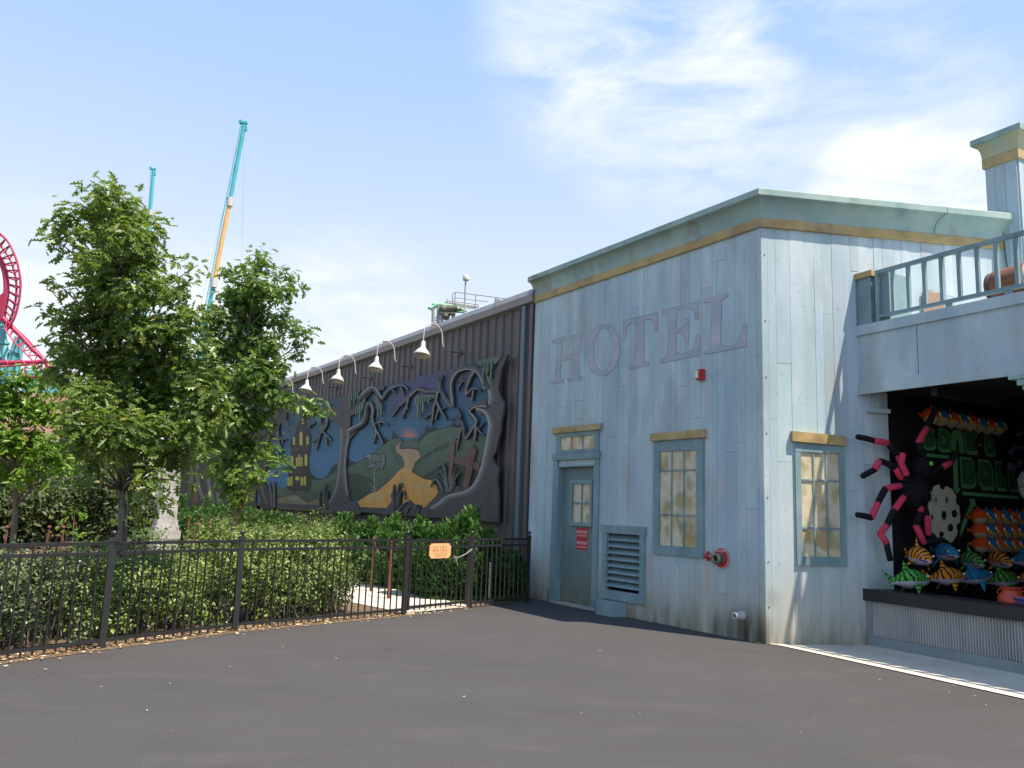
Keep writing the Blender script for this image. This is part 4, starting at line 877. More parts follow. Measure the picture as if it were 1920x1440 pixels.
BR = [
 [(1650,480,75),(1600,330,85),(1540,250,85),(1430,235,65),(1330,255,75),(1260,320,75),(1228,420,65),(1240,540,60),(1255,630,55),(1258,678,40)],
 [(1255,672,45),(1205,610,50),(1160,540,45),(1130,500,40),(1125,420,26),(1160,320,12)],[(1130,440,26),(1110,350,12)],
 [(1140,500,44),(1040,505,42),(960,500,44),(900,475,48),(860,470,48),(800,530,46),(740,600,38),(660,670,30),(620,692,24),(570,688,12)],
 [(650,680,30),(610,740,24),(580,790,16)],[(765,590,32),(740,680,28),(695,808,16)],[(740,655,24),(765,710,14)],
 [(1090,510,40),(1075,600,38),(1045,670,34),(1040,760,28),(1028,878,16)],[(1075,610,34),(1120,710,34),(1160,770,28),(1195,825,16)],[(1105,700,28),(1070,825,18)],[(1040,740,26),(935,812,18)],[(1125,715,22),(1195,690,12)],
 [(1500,270,60),(1450,360,46),(1415,460,42),(1405,560,36),(1440,530,34),(1480,475,34),(1530,475,26),(1590,505,12)],[(1500,480,30),(1478,612,22)],[(1420,400,30),(1370,370,26),(1320,500,14)],[(1370,375,20),(1308,412,10)],
 [(1650,650,100),(1560,655,72),(1480,680,52),(1432,735,50),(1500,790,50),(1535,850,50),(1490,900,42),(1450,980,42),(1415,1040,42),(1388,990,34),(1395,890,30),(1360,820,28),(1300,790,24),(1232,822,14)],
 [(1362,800,28),(1345,730,22),(1312,680,10)],[(1385,890,30),(1345,960,26),(1335,1030,22),(1310,1172,12)],[(1335,1020,18),(1285,1052,12)],
 [(1520,860,42),(1520,960,36),(1508,1062,28)],[(1530,950,30),(1580,905,22),(1632,850,12)],[(1550,930,24),(1578,975,22),(1620,992,14)],
 [(90,960,80),(170,910,64),(255,870,56),(285,800,46),(285,700,42),(315,622,50),(355,670,46),(365,740,40),(345,810,36),(380,900,36),(405,960,32),(370,1095,16)],
 [(405,950,30),(440,1010,28),(478,1092,18)],[(385,880,26),(450,838,26),(540,880,14)],[(430,845,22),(445,900,12)],
 [(200,600,70),(290,510,70),(370,455,66),(420,520,52),(470,608,34),(490,560,40),(530,500,36),(600,460,34),(680,435,28),(740,455,24),(765,492,12)],
 [(570,478,26),(622,518,16)],[(665,445,24),(700,490,20),(714,545,12)]]
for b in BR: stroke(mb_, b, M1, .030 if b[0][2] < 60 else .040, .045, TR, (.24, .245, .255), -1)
BR3 = [[(760,330,60),(768,420,40),(750,480,34),(700,530,28),(680,610,22),(658,718,10)],[(730,520,24),(775,560,26),(822,612,14)],[(690,570,20),(622,632,10)],[(762,560,24),(772,665,12)],[(640,420,30),(600,440,20),(572,485,10)],
 [(150,560,50),(210,420,44),(240,480,36),(240,600,30),(290,590,22),(340,600,14)],[(240,600,24),(280,700,18),(300,770,10)],[(290,590,20),(292,650,12)],[(270,660,18),(250,770,10)],[(180,500,40),(120,620,30),(90,740,14)]]
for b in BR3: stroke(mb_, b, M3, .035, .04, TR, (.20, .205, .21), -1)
mb_.build('relief_branches', m_art, mural)
# hanging moss
mm_ = MB(); MG = (.10, .165, .115); MGH = (.20, .29, .21)
def drips(m, lst, zf, n):
    for (x, y0, y1, w_) in lst: stroke(m, [(x, y0, w_*.8), (x-1, (y0+y1)/2, w_), (x-2, y1-6, w_*1.05), (x-2, y1, w_*.5)], zf, n, .028, MG, MGH)
drips(mm_, [(90,525,600,12),(105,530,700,14),(125,520,610,12),(150,515,645,12),(172,510,590,12),(190,505,560,10),(172,700,775,14),(195,680,755,14),(212,650,820,16),(232,630,740,14),(250,600,700,14),(268,570,640,12),(388,560,640,12),(402,560,700,14),(420,580,785,16),(438,620,700,14),(455,640,770,14),
 (845,570,650,18),(868,560,795,26),(900,570,655,18),(925,570,738,22),(955,570,620,16),(985,575,652,18),(1010,560,600,14),(1605,180,440,16),(1625,180,300,14),(1645,200,330,16),(1662,180,290,12),(1692,170,370,16),(1705,170,250,12),(1580,175,225,14)], M1, .085)
mpoly(mm_, [(835, 545), (870, 555), (960, 545), (1050, 540), (1045, 570), (1000, 600), (940, 610), (860, 600)], M1, .082, MG, .07)
mpoly(mm_, [(1530, 165), (1800, 97), (1770, 150), (1730, 200), (1700, 175), (1660, 195), (1600, 190), (1560, 215)], M1, .082, (.09, .14, .11), .05)
mpoly(mm_, [(80, 528), (215, 492), (205, 520), (160, 545), (100, 545)], M1, .082, (.07, .11, .09), .05)
drips(mm_, [(685,340,450,16),(700,335,420,14),(668,340,400,12),(580,390,480,10),(340,400,470,12),(310,380,440,12),(105,420,500,16),(150,420,540,16)], M3, .085)
mm_.build('relief_moss', m_art, mural)
# brown fence posts and agave
mf_ = MB(); FB = (.135, .075, .060)
mpoly(mf_, [(1188, 455), (1205, 445), (1300, 462), (1400, 488), (1560, 530), (1545, 625), (1480, 590), (1400, 570), (1290, 535), (1205, 510), (1215, 480)], M2, .035, FB, .010)
mpoly(mf_, [(1238, 290), (1258, 305), (1278, 302), (1262, 430), (1232, 770), (1192, 770), (1215, 560), (1232, 430)], M2, .045, (.15, .095, .075), .010)
mpoly(mf_, [(1415, 385), (1450, 340), (1480, 322), (1492, 350), (1520, 385), (1490, 480), (1462, 660), (1415, 842), (1352, 852), (1400, 640), (1405, 500)], M2, .050, FB, .010)
line(mf_, [(1480, 330), (1455, 470), (1430, 640)], M2, .0505, .012, (.05, .03, .025)); line(mf_, [(1500, 390), (1470, 470), (1440, 680)], M2, .0505, .008, (.05, .03, .025)); line(mf_, [(1240, 480), (1330, 500), (1395, 520)], M2, .0355, .008, (.05, .03, .025))
mf_.build('relief_fence', m_art, mural)
ma = MB(); AG = (.085, .125, .11)
for p in ([(1205, 860, 30), (1180, 660, 28), (1155, 525, 26), (1068, 590, 10)], [(1200, 860, 26), (1160, 690, 24), (1128, 605, 22), (1085, 672, 8)], [(1150, 860, 34), (1110, 730, 32), (1045, 700, 30), (1012, 800, 12)], [(1225, 850, 26), (1260, 690, 22), (1308, 572, 6)], [(1230, 850, 26), (1290, 690, 26), (1352, 630, 14)], [(1215, 850, 26), (1170, 760, 22), (1120, 700, 8)], [(1240, 850, 22), (1290, 770, 18), (1285, 740, 8)]):
    stroke(ma, p, M2, .050, .03, AG, (.18, .24, .21))
ma.build('relief_agave', m_art, mural)
md = MB()
for p in ([(600, 1050, 40), (590, 900, 36), (600, 770, 16)], [(640, 1040, 36), (640, 880, 36), (665, 730, 22), (695, 800, 10)], [(650, 1020, 34), (660, 890, 30), (705, 820, 24), (728, 945, 12)], [(600, 900, 26), (580, 850, 24), (572, 930, 10)], [(650, 1080, 50), (700, 1000, 36), (765, 955, 34), (790, 1010, 28)], [(740, 1100, 30), (765, 1040, 26), (800, 1005, 26), (840, 1060, 30)], [(850, 1100, 34), (850, 1020, 24), (865, 995, 12)], [(870, 1100, 30), (885, 1030, 22), (900, 1000, 10)], [(700, 1090, 26), (600, 1090, 60)]):
    stroke(md, p, M2, .050, .03, (.040, .042, .040), (.12, .13, .12))
md.build('relief_dead_plants', m_art, mural)
drips_l = [[(690, 1330, 30), (690, 1230, 24), (700, 1165, 12)], [(750, 1340, 30), (745, 1200, 22), (755, 1080, 10)], [(775, 1340, 30), (770, 1200, 22), (785, 1150, 10)]]
for p in drips_l:
    md = MB(); stroke(md, p, M3, .050, .03, (.045, .045, .045), (.13, .14, .13)); md.build('relief_stump', m_art, mural)

# ================================================================== IRON FENCE AND GATE
fence = empty('iron_fence', FL[3], 'black iron picket fence with ball capped posts along the edge of the asphalt', 'fence')
def fpost(p, zt=1.06, w_=.032):
    def f(m):
        F = Frame(p, -35, -1); m.box(F, -w_, w_, -.02, zt, -w_, w_); m.box(F, -w_-.006, w_+.006, zt, zt+.03, -w_-.006, w_+.006); m.box(F, -w_, w_, zt+.0301, zt+.045, -w_, w_)
    po = one(f, 'post', m_fence, fence)
    one(lambda m: (m.lathe(p+Vector((0, 0, zt+.045)), (0, 0, 1), [(0, .012), (.015, .012), (.025, .026), (.045, .031), (.065, .024), (.075, .004)], 12)), 'ball_cap', m_fence, po)
def panel(p, q, parent, zs=(.075, .945, 1.045), gap=.11, zbot=.02, inset=.034):
    d = (q-p); L_ = d.length; d.normalize(); F = Frame(p, math.degrees(math.atan2(d.x, d.y)), -1)
    for z in zs: one(lambda m: m.box(F, inset, L_-inset, z-.017, z+.017, -.014, .014), 'rail', m_fence, parent)
    n = max(1, round((L_-2*inset)/gap)); 
    for k in range(1, n):
        s_ = inset+(L_-2*inset)*k/n
        def f(m):
            if k % 2: m.box(F, s_-.0075, s_+.0075, zbot, zs[2]-.0175, -.0075, .0075)
            else:
                m.box(F, s_-.0075, s_+.0075, zbot, zs[1]+.018, -.0075, .0075)
                m.lathe(F.P(s_, zs[1]+.018, 0), (0, 0, 1), [(0, .008), (.012, .008), (.014, .014), (.020, .014), (.022, .008), (.032, .014), (.042, .015), (.05, .006)], 8)
        one(f, 'picket', m_fence, parent)
for i in (1, 2, 3, 4, 5): fpost(FL[i])
fpost(FL[6]-Vector((.03, .03, 0)), 1.06, .022)
panel(FL[1], FL[2], fence); panel(FL[2], FL[3], fence); panel(FL[3], FL[4], fence); panel(FL[5], FL[6]-Vector((.03, .03, 0)), fence)
panel(FL[0], FL[1], fence, gap=.45)
gate = empty('iron_gate', FL[4], 'black iron picket gate carrying the orange DO NOT ENTER sign, beside the planting bed', 'gate')
gd = (FL[5]-FL[4]); gl = gd.length; gd.normalize(); ga, gb = FL[4]+gd*.05, FL[5]-gd*.05
GF = Frame(FL[4], math.degrees(math.atan2(gd.x, gd.y)), 1)
for a_ in (.055, gl-.090): one(lambda m: m.box(GF, a_, a_+.035, .06, 1.06, -.017, .017), 'stile', m_fence, gate)
panel(FL[4]+gd*.058, FL[5]-gd*.058, gate, zs=(.10, .935, 1.035), zbot=.05)
for z in (.22, .80): one(lambda m: m.tube([GF.P(.045, z-.04, .0), GF.P(.045, z+.04, .0)], .014, 8), 'hinge', m_fence, gate)
# sign
sgx0, sgz0 = GF.px(804, 1046, .03); sgx1, sgz1 = GF.px(845, 1020, .03)
sc_, szc = (sgx0+sgx1)/2, (sgz0+sgz1)/2; sw, sh = abs(sgx1-sgx0)/2, (sgz1-sgz0)/2+.01
def plaque(m, w_, h_, n0, n1, c=.035, col=None):
    pts = []
    for (sx, sy) in ((1, 1), (-1, 1), (-1, -1), (1, -1)):
        a0 = {(1, 1): 3.1416*1.5, (-1, 1): 6.2832, (-1, -1): 1.5708, (1, -1): 3.1416}[(sx, sy)]
        arc = [(sc_+sx*w_+c*math.cos(a0-k*1.5708/4), szc+sy*h_+c*math.sin(a0-k*1.5708/4)) for k in range(5)]
        pts += arc
    m.prism(GF, pts, n0, n1, col)
dne = empty('do_not_enter_sign', GF.P(sc_, szc-sh, .03), 'orange wooden plaque reading DO NOT ENTER hung on the black gate', 'sign')
one(lambda m: plaque(m, sw+.012, sh+.012, .018, .030), 'backing_plate', m_woodedge, dne)
one(lambda m: plaque(m, sw, sh, .0305, .040), 'plaque_face', m_wood, dne)
gsd = 1 if GF.px(845, 1030, .03)[0] > GF.px(804, 1030, .03)[0] else -1
for t_, zz, ww, hh in (('DO NOT', .50, .60, .20), ('ENTER', .06, .66, .20), ('THIS IS NOT AN', -.36, .64, .12), ('ENTRANCE', -.68, .52, .12)):
    one(lambda m: put_text(m, GF, t_, sc_, szc+zz*sh, .0412, 2*sw*ww*1.05, 2*sh*hh*.9, gsd), 'lettering_line', m_woodtxt, dne)
chn = empty('padlock_chain', GF.P(gl-.06, .85, .03), 'silver chain and padlock wrapped from the gate to its post', 'chain')
c0, c1 = Vector(GF.P(*GF.px(855, 1046, .05), .05)), Vector(GF.P(*GF.px(885, 1030, .05), .05))
def links(m):
    L_ = (c1-c0).length; n = int(L_/.022)
    for k in range(n):
        a = c0.lerp(c1, k/n)+Vector((0, 0, -.02*math.sin(math.pi*k/n))); b = c0.lerp(c1, (k+1)/n)+Vector((0, 0, -.02*math.sin(math.pi*(k+1)/n))); d = (b-a).normalized()
        u = d.orthogonal().normalized() if k % 2 else d.cross(d.orthogonal().normalized()); c = (a+b)/2
        m.tube([c+d*.016*math.cos(t)+u*.008*math.sin(t) for t in [j*math.pi/5 for j in range(11)]], .003, 5, cap=False)
one(links, 'chain_links', m_steel, chn)
one(lambda m: (m.box(Frame(c0, -40, -1), -.02, .02, c0.z-.05, c0.z-.005, -.008, .008),), 'padlock_body', m_steel, chn)
one(lambda m: m.tube([c0+GF.d*.012*math.cos(t)+Vector((0, 0, .018*math.sin(t)-.005)) for t in [j*math.pi/6 for j in range(7)]], .003, 6), 'shackle', m_steel, chn)
one(lambda m: m.tube([c0+Vector((-.03, 0, .0)), c0+Vector((-.05, 0, .012)), c0+Vector((-.04, .0, .03)), c0+Vector((-.01, 0, .01)), c0+Vector((0.02, 0, -.08)), c0+Vector((.03, 0, -.12))], .0045, 6), 'loose_end', m_steel, chn)

# ================================================================== VEGETATION
def rotmats(N_, nrm, rs):
    """random frames whose third axis is near nrm (N,3)"""
    z = nrm/np.linalg.norm(nrm, axis=1, keepdims=True); a = rs.normal(size=(N_, 3)); x = np.cross(a, z); x /= np.linalg.norm(x, axis=1, keepdims=True); y = np.cross(z, x)
    return np.stack([x, y, z], axis=2)
def leaf_mesh(name, tmpl, faces, pos, mats, size, col, mat, parent=None, loc=None):
    off = wloc(parent) if parent else Vector(loc); N_ = len(pos); k = len(tmpl); T_ = np.array(tmpl)
    V = np.einsum('nij,kj->nki', mats, T_)*size[:, None, None] + (pos-np.array(off))[:, None, :]
    me = bpy.data.meshes.new(name); me.vertices.add(N_*k); me.vertices.foreach_set('co', V.reshape(-1).astype(np.float32))
    fl = [i for f in faces for i in f]; lt = [len(f) for f in faces]; nl = len(fl)
    idx = (np.array(fl)[None, :]+np.arange(N_)[:, None]*k).reshape(-1); tot = np.tile(lt, N_); st = np.concatenate([[0], np.cumsum(tot)[:-1]])
    me.loops.add(N_*nl); me.loops.foreach_set('vertex_index', idx.astype(np.int32)); me.polygons.add(N_*len(faces)); me.polygons.foreach_set('loop_start', st.astype(np.int32))
    me.update(calc_edges=True); ca = me.color_attributes.new('Col', 'FLOAT_COLOR', 'POINT'); c4 = np.ones((N_*k, 4), np.float32); c4[:, :3] = np.repeat(col, k, axis=0); ca.data.foreach_set('color', c4.reshape(-1))
    me.materials.append(mat); o = bpy.data.objects.new(name, me); SC.collection.objects.link(o)
    if parent: o.parent = parent
    else: o.location = off
    return o
def zc(x, y): return .30*abs(x)-.22*y*y
def mk(pts): return [(x, y, zc(x, y)) for x, y in pts]
_half = [(.0, .0), (.04, .12), (.22, .14), (.08, .30), (.34, .40), (.10, .54), (.32, .72), (.10, .76), (.13, .94), (0, 1)]
OAK = mk(_half)+mk([(-x, y) for x, y in _half[1:-1]]); OAKF = [list(range(10)), [0]+list(range(10, 18))+[9]]
_mh = [(0, 0), (.22, .05), (.16, .2), (.42, .32), (.2, .5), (.22, .72), (0, 1)]
MAP = mk(_mh)+mk([(-x, y) for x, y in _mh[1:-1]]); MAPF = [list(range(7)), [0]+list(range(7, 12))+[6]]
OVAL = mk([(0, 0), (.20, .25), (.24, .55), (0, 1), (-.24, .55), (-.20, .25)]); OVALF = [[0, 1, 2, 3], [0, 3, 4, 5]]
NAR = [(0, 0, 0), (.10, .4, .03), (0, 1, -.08), (-.10, .4, .03)]; NARF = [[0, 1, 2, 3]]
def leaf_cols(N_, rs, mean=.5, sd=.25, yel=.04):
    c = np.zeros((N_, 3)); c[:, 0] = np.clip(rs.normal(mean, sd, N_), 0, 1); c[:, 1] = np.where(rs.random(N_) < yel, rs.uniform(.2, .8, N_), rs.uniform(0, .06, N_)); return c
def foliage(name, blobs, dens, size, tmpl, faces, mat, parent, seed, centre=None, droop=.25, up=.75, twig=5, yel=.03, sd=.25):
    """blobs: (centre Vector, radius, squash). leaves grow in rosettes at twig ends inside each blob"""
    rs = np.random.default_rng(seed); pos = []; nrm = []; br = []
    twigs = []
    for (c, r, sq) in blobs:
        n = max(3, int(dens*r*r)); nt_ = max(2, n//twig); tone = rs.normal(0, .13)
        d = rs.normal(size=(nt_, 3)); d /= np.linalg.norm(d, axis=1, keepdims=True); rad = r*rs.uniform(.15, 1.0, nt_)**.55
        tp = np.array(c)+d*rad[:, None]*np.array([1, 1, sq])*np.where(rs.random(nt_) < .12, 1.25, 1.0)[:, None]
        for t_ in tp[::3]: twigs.append((c, t_))
        for t_, dd in zip(tp, d):
            k = rs.integers(twig-2, twig+3); o = rs.normal(size=(k, 3))*size*.55; pos.append(t_+o); nn = o/size*.5+np.array([0, 0, up])+dd*.45+rs.normal(size=(k, 3))*.45; nrm.append(nn); br += [.5+tone]*k
    pos = np.concatenate(pos); nrm = np.concatenate(nrm); N_ = len(pos); col = leaf_cols(N_, rs, .5, sd, yel); col[:, 0] = np.clip(col[:, 0]+np.array(br)-.5, 0, 1)
    leaf_mesh(name, tmpl, faces, pos, rotmats(N_, nrm, rs), size*rs.uniform(.65, 1.2, N_), col, mat, parent); return twigs
def limb(m, a, b, r0, r1, bend=.06, seg=5, rs=random):
    a, b = Vector(a), Vector(b); L_ = (b-a).length; side = Vector((rs.uniform(-1, 1), rs.uniform(-1, 1), rs.uniform(-.3, 1)))*bend*L_
    pts = [a.lerp(b, t)+side*math.sin(math.pi*t) for t in [i/seg for i in range(seg+1)]]
    m.tube(pts, [r0+(r1-r0)*i/seg for i in range(seg+1)], 7)
def traced_tree(label, base_px, D0, top_px, clumps, leaf, size, dens, mat, seed, r0=.06, tmpl=OAK, faces=OAKF, zmin=0.9, lean=0, depthk=.8, kids=('crown', 'trunk'), extra=None, base=None, group=None):
    rs = random.Random(seed)
    bp = base or at(*base_px, D0); bp = Vector((bp.x, bp.y, 0)); tp = at(*top_px, D0)
    t = empty(label[1], bp, label[0], 'tree', group)
    tr = lambda z: bp.lerp(tp, z/tp.z)+Vector((math.sin(z*1.7+seed)*.04, math.cos(z*1.3+seed)*.04, 0))
    blobs = []; m = MB()
    zs = [0, .15]+[tp.z*k/9 for k in range(1, 10)]
    m.tube([tr(z) if z > .01 else bp-Vector((0, 0, .05)) for z in zs], [r0*1.35, r0*1.1]+[r0*(1-.88*(z/tp.z)**1.1) for z in zs[2:]], 10)
    for (x, y, r) in clumps:
        c = at(x, y, D0); rw = r*D0/FPX
        ax = tr(min(c.z, tp.z)); lat = abs(c.x-ax.x); half = max(.35, 1.15*(1-.55*max(0, (c.z-1.8)/(tp.z-1.8))))
        for q in range(2 if r > 26 else 1):
            dep = rs.uniform(-1, 1)*math.sqrt(max(.05, half*half-lat*lat*.8))*depthk
            cc = at(x+rs.uniform(-4, 4)*q, y+rs.uniform(-4, 4)*q, D0+dep)
            blobs.append((cc, rw*(1 if q == 0 else .85), .85))
            zt = max(zmin, cc.z-.25-.55*math.hypot(cc.x-ax.x, cc.y-ax.y)); zt = min(zt, tp.z*.93)
            limb(m, tr(zt), cc, max(.008, r0*.38*(1-.7*zt/tp.z)), .004, .07, 5, rs)
    tw = foliage('crown', blobs, dens, size, tmpl, faces, mat, t, seed)
    for (c, p) in tw:
        m.tube([Vector(c), (Vector(c)+Vector(p))/2+Vector((0, 0, -.01)), Vector(p)], [.005, .003, .0018], 4, cap=False)
    m.build('trunk', m_bark, t)
    return t
mainC = [(197,345,14),(180,362,20),(215,368,20),(248,372,15),(160,395,20),(200,400,32),(240,405,28),(275,412,18),(300,422,12),(120,405,17),(103,418,15),(92,442,12),(112,455,18),(132,425,15),(150,440,22),(190,445,36),(240,450,36),(285,450,22),(170,485,30),(220,500,40),(270,495,32),(310,492,15),(150,525,20),(105,530,15),(125,548,13),(190,550,40),(245,560,45),(300,545,30),(343,522,15),(372,497,12),(340,560,24),(88,588,13),(118,602,16),(150,600,28),(200,615,45),(260,625,50),(325,615,40),(365,595,22),(105,640,13),(130,655,30),(190,680,50),(260,690,55),(330,680,45),(385,660,26),(120,705,30),(170,750,50),(240,760,55),(310,750,50),(375,730,38),(408,705,18),(150,810,38),(210,820,42),(280,820,48),(350,800,45),(400,775,28),(325,855,28),(255,865,26),(180,868,22),(290,920,18),(250,930,16),(275,900,18),(150,905,15),(310,945,14),(380,855,20),(345,905,12),(235,985,10),(215,1075,12),(240,1100,15),(225,1130,13)]
traced_tree(('tall young oak with bare grey trunk just behind the fence', 'oak_tree'), (212, 1120), 9.35, (200, 345), mainC, None, .128, 2800, l_oak, 11, r0=.068, zmin=1.6, base=ground(206, 1170)+Vector((0, .35, 0)))
secC = [(482,472,10),(492,500,20),(455,512,18),(425,512,12),(530,520,16),(553,528,10),(482,545,32),(530,555,20),(442,560,28),(415,600,26),(470,600,36),(520,605,24),(555,620,16),(582,625,10),(560,655,16),(500,650,32),(450,650,36),(480,700,34),(525,690,18),(500,740,28),(540,752,20),(575,762,16),(602,768,10),(450,720,34),(440,780,34),(490,790,26),(450,840,30),(498,850,20),(528,868,12),(470,890,22),(430,900,24),(450,932,18),(420,870,28),(518,882,10),(405,820,24),(445,965,14),(396,622,20),(402,660,26),(394,592,13),(398,700,28),(392,745,26)]
traced_tree(('smaller oak tree standing right of the tall one, its branch reaching over the mural', 'oak_tree'), (438, 1000), 13.2, (482, 478), secC, None, .140, 2900, l_oak2, 23, r0=.07, zmin=1.2)
lightC = [(10,712,20),(45,712,20),(80,735,16),(15,760,30),(60,765,30),(100,772,22),(125,790,14),(10,822,30),(55,832,32),(95,850,28),(122,832,16),(20,882,26),(65,882,24),(-35,740,40),(-40,820,44),(-80,780,40),(-70,860,36),(98,692,10),(120,880,18),(40,910,16)]
traced_tree(('bright light green maple with layered foliage at the far left edge of the picture', 'maple_tree'), (22, 1030), 12.0, (40, 715), lightC, None, .14, 2100, l_light, 31, r0=.055, tmpl=MAP, faces=MAPF, zmin=1.3)

def hedge(label, pts, seed, mat, dens=2600, size=.052, name='hedge', cat_='hedge', tmpl=OVAL, faces=OVALF, twigs=True, up=.5):
    """pts: list of (x, y, z_centre, radius, squash)"""
    c = pts[len(pts)//2]; t = empty(name, (c[0], c[1], 0), label, cat_)
    blobs = [(Vector(p[:3]), p[3], p[4]) for p in pts]
    tw = foliage('leaves', blobs, dens, size, tmpl, faces, mat, t, seed, up=up, twig=6)
    m = MB(); rr = random.Random(seed)
    for (cc, p) in tw[::7]: 
        b = Vector((cc[0]+rr.uniform(-.1, .1), cc[1]+rr.uniform(-.1, .1), 0)); m.tube([b, b.lerp(Vector(p), .5)+Vector((0, 0, .03)), Vector(p)], [.007, .005, .002], 4, cap=False)
    m.build('stems', m_bark, t); return t
def along(P0, P1, n, off, z0, z1, r, seed, sq=1.0, jit=.1):
    rr = random.Random(seed); out = []; d = (P1-P0); nn = Vector((-d.y, d.x, 0)).normalized()
    for k in range(n):
        t = (k+rr.random()*.6)/n; c = P0+d*t+nn*(off+rr.uniform(-jit, jit)*2); out.append((c.x, c.y, rr.uniform(z0, z1), r*rr.uniform(.75, 1.15), sq))
    return out
hp = along(FL[1]-(FL[2]-FL[1])*.5, FL[2], 16, .62, .42, .72, .34, 1)+along(FL[1]-(FL[2]-FL[1])*.5, FL[2], 16, 1.2, .5, .82, .36, 2)+along(FL[1]-(FL[2]-FL[1])*.5, FL[2], 10, .40, .16, .5, .24, 3)+along(FL[1]-(FL[2]-FL[1])*.5, FL[2], 12, .8, .18, .3, .26, 33)
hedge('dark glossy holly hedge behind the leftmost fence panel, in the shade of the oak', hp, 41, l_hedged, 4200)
hp = along(FL[2], FL[3]+(FL[4]-FL[3])*.12, 17, .66, .42, .66, .32, 5)+along(FL[2], FL[3]+(FL[4]-FL[3])*.1, 14, 1.3, .45, .76, .36, 6)+along(FL[2], FL[3], 9, .40, .16, .45, .22, 7)+along(FL[2], FL[3], 11, .85, .18, .3, .26, 34)
hedge('green holly hedge behind the middle fence panel, right of the oak trunk', hp, 42, l_hedge, 4200)
q0_, q1_ = FL[3]+(FL[4]-FL[3])*.02, FL[3]+(FL[4]-FL[3])*.80
hp = along(q0_, q1_, 17, .60, .42, .84, .33, 8)+along(q0_, q1_, 17, 1.15, .55, .98, .38, 9)+along(q0_, q1_, 9, .38, .2, .55, .25, 10)+along(q0_, q1_, 12, .8, .2, .32, .27, 35)+along(q0_, q1_, 10, .8, .85, 1.02, .26, 14)
hd = hedge('tall hedge with yellow green sprigs on top, just left of the gate', hp, 43, l_hedge, 4200)
tb = [(Vector(p[:3])+Vector((0, 0, p[3]*.45)), p[3]*.85, .75) for p in along(q0_, q1_, 16, 1.0, .98, 1.16, .30, 12)+along(q0_-(FL[4]-FL[3])*.25, q0_, 4, 1.6, .95, 1.05, .22, 13)]
foliage('top_sprigs', tb, 2000, .045, NAR, NARF, l_hedgel, hd, 44, up=.9, twig=7, sd=.3)
# feathery cypress shrubs by the gate and under the mural
def conifer(label, x, y, h_, r, seed, group='cypress shrubs below the mural', dens=1.0):
    rs = np.random.default_rng(seed); t = empty('cypress_shrub', (x, y, 0), label, 'shrub', group)
    nl = int(26*dens+8); per = 210; P_ = []; U_ = []
    for k in range(nl):
        a = rs.uniform(0, 6.283); q = r*rs.uniform(0, 1)**.6; top = h_*(1-.62*(q/r)**1.6)*rs.uniform(.82, 1.08); base = np.array([x+q*.55*math.cos(a), y+q*.55*math.sin(a), top*.12]); tip = np.array([x+q*1.15*math.cos(a), y+q*1.15*math.sin(a), top])
        u = rs.uniform(0, 1, per)**.8; ang = rs.uniform(0, 6.283, per); wd = (.14*r/.42)*(1-u**2.2*.86)*rs.uniform(.3, 1, per)
        ctr = base[None]*(1-u[:, None])+tip[None]*u[:, None]; off = np.stack([np.cos(ang), np.sin(ang), np.zeros(per)], axis=1)
        P_.append(ctr+off*wd[:, None]); U_.append(off*.75+(tip-base)[None]/np.linalg.norm(tip-base)*.8+rs.normal(size=(per, 3))*.22)
    pos = np.concatenate(P_); upv = np.concatenate(U_); N_ = len(pos); upv /= np.linalg.norm(upv, axis=1, keepdims=True)
    xx = np.cross(upv, rs.normal(size=(N_, 3))); xx /= np.linalg.norm(xx, axis=1, keepdims=True); zz = np.cross(xx, upv); mt_ = np.stack([xx, upv, zz], axis=2)
    SPR = [(0, 0, 0), (.16, .25, 0), (.08, .3, 0), (.24, .55, .02), (.09, .58, 0), (.14, .85, 0), (0, 1, 0), (-.14, .85, 0), (-.09, .58, 0), (-.24, .55, .02), (-.08, .3, 0), (-.16, .25, 0)]
    leaf_mesh('foliage', SPR, [list(range(12))], pos, mt_, rs.uniform(.07, .15, N_), leaf_cols(N_, rs, .5, .28, 0), l_fir, t)
    m = MB(); m.tube([(x, y, -.02), (x+.02, y, h_*.5), (x, y, h_*.9)], [.03, .02, .006], 6); m.build('trunk', m_bark, t); return t
def gp(px_, D_): v = at(px_, 1000, D_); return v.x, v.y
cs = [('feathery cypress shrub close behind the gate on the left', 795, 14.3, 1.42, .42), ('feathery cypress shrub behind the orange gate sign', 838, 14.0, 1.30, .40), ('tall feathery cypress right behind the gate post with the chain', 880, 14.2, 1.50, .46), ('low bright cypress behind the fence panel nearest the hotel', 925, 14.35, 1.05, .38), ('small cypress tucked into the corner beside the hotel wall', 962, 14.7, .78, .26)]
for i, (lb, px_, D_, h_, r_) in enumerate(cs): x, y = gp(px_, D_); conifer(lb, x, y, h_, r_, 60+i)
for i, (px_, D_, h_, r_) in enumerate([(745, 15.6, 1.32, .5), (700, 16.6, 1.25, .5), (650, 18, 1.3, .55), (590, 19.5, 1.3, .6), (530, 21, 1.35, .6), (480, 22, 1.4, .65), (420, 23.5, 1.5, .7), (375, 25, 1.55, .75), (340, 27, 1.6, .8)]):
    x, y = gp(px_, D_); conifer(['cypress shrub growing at the foot of the mural, '+w_ for w_ in ('below the dead plants', 'below the golden road', 'below the big middle tree', 'below the tan path', 'below the castle', 'below the left hand trunk', 'behind the smaller oak', 'below the left end of the mural', 'beside the stone pillar')][i], x, y, h_, r_, 80+i, dens=.8)
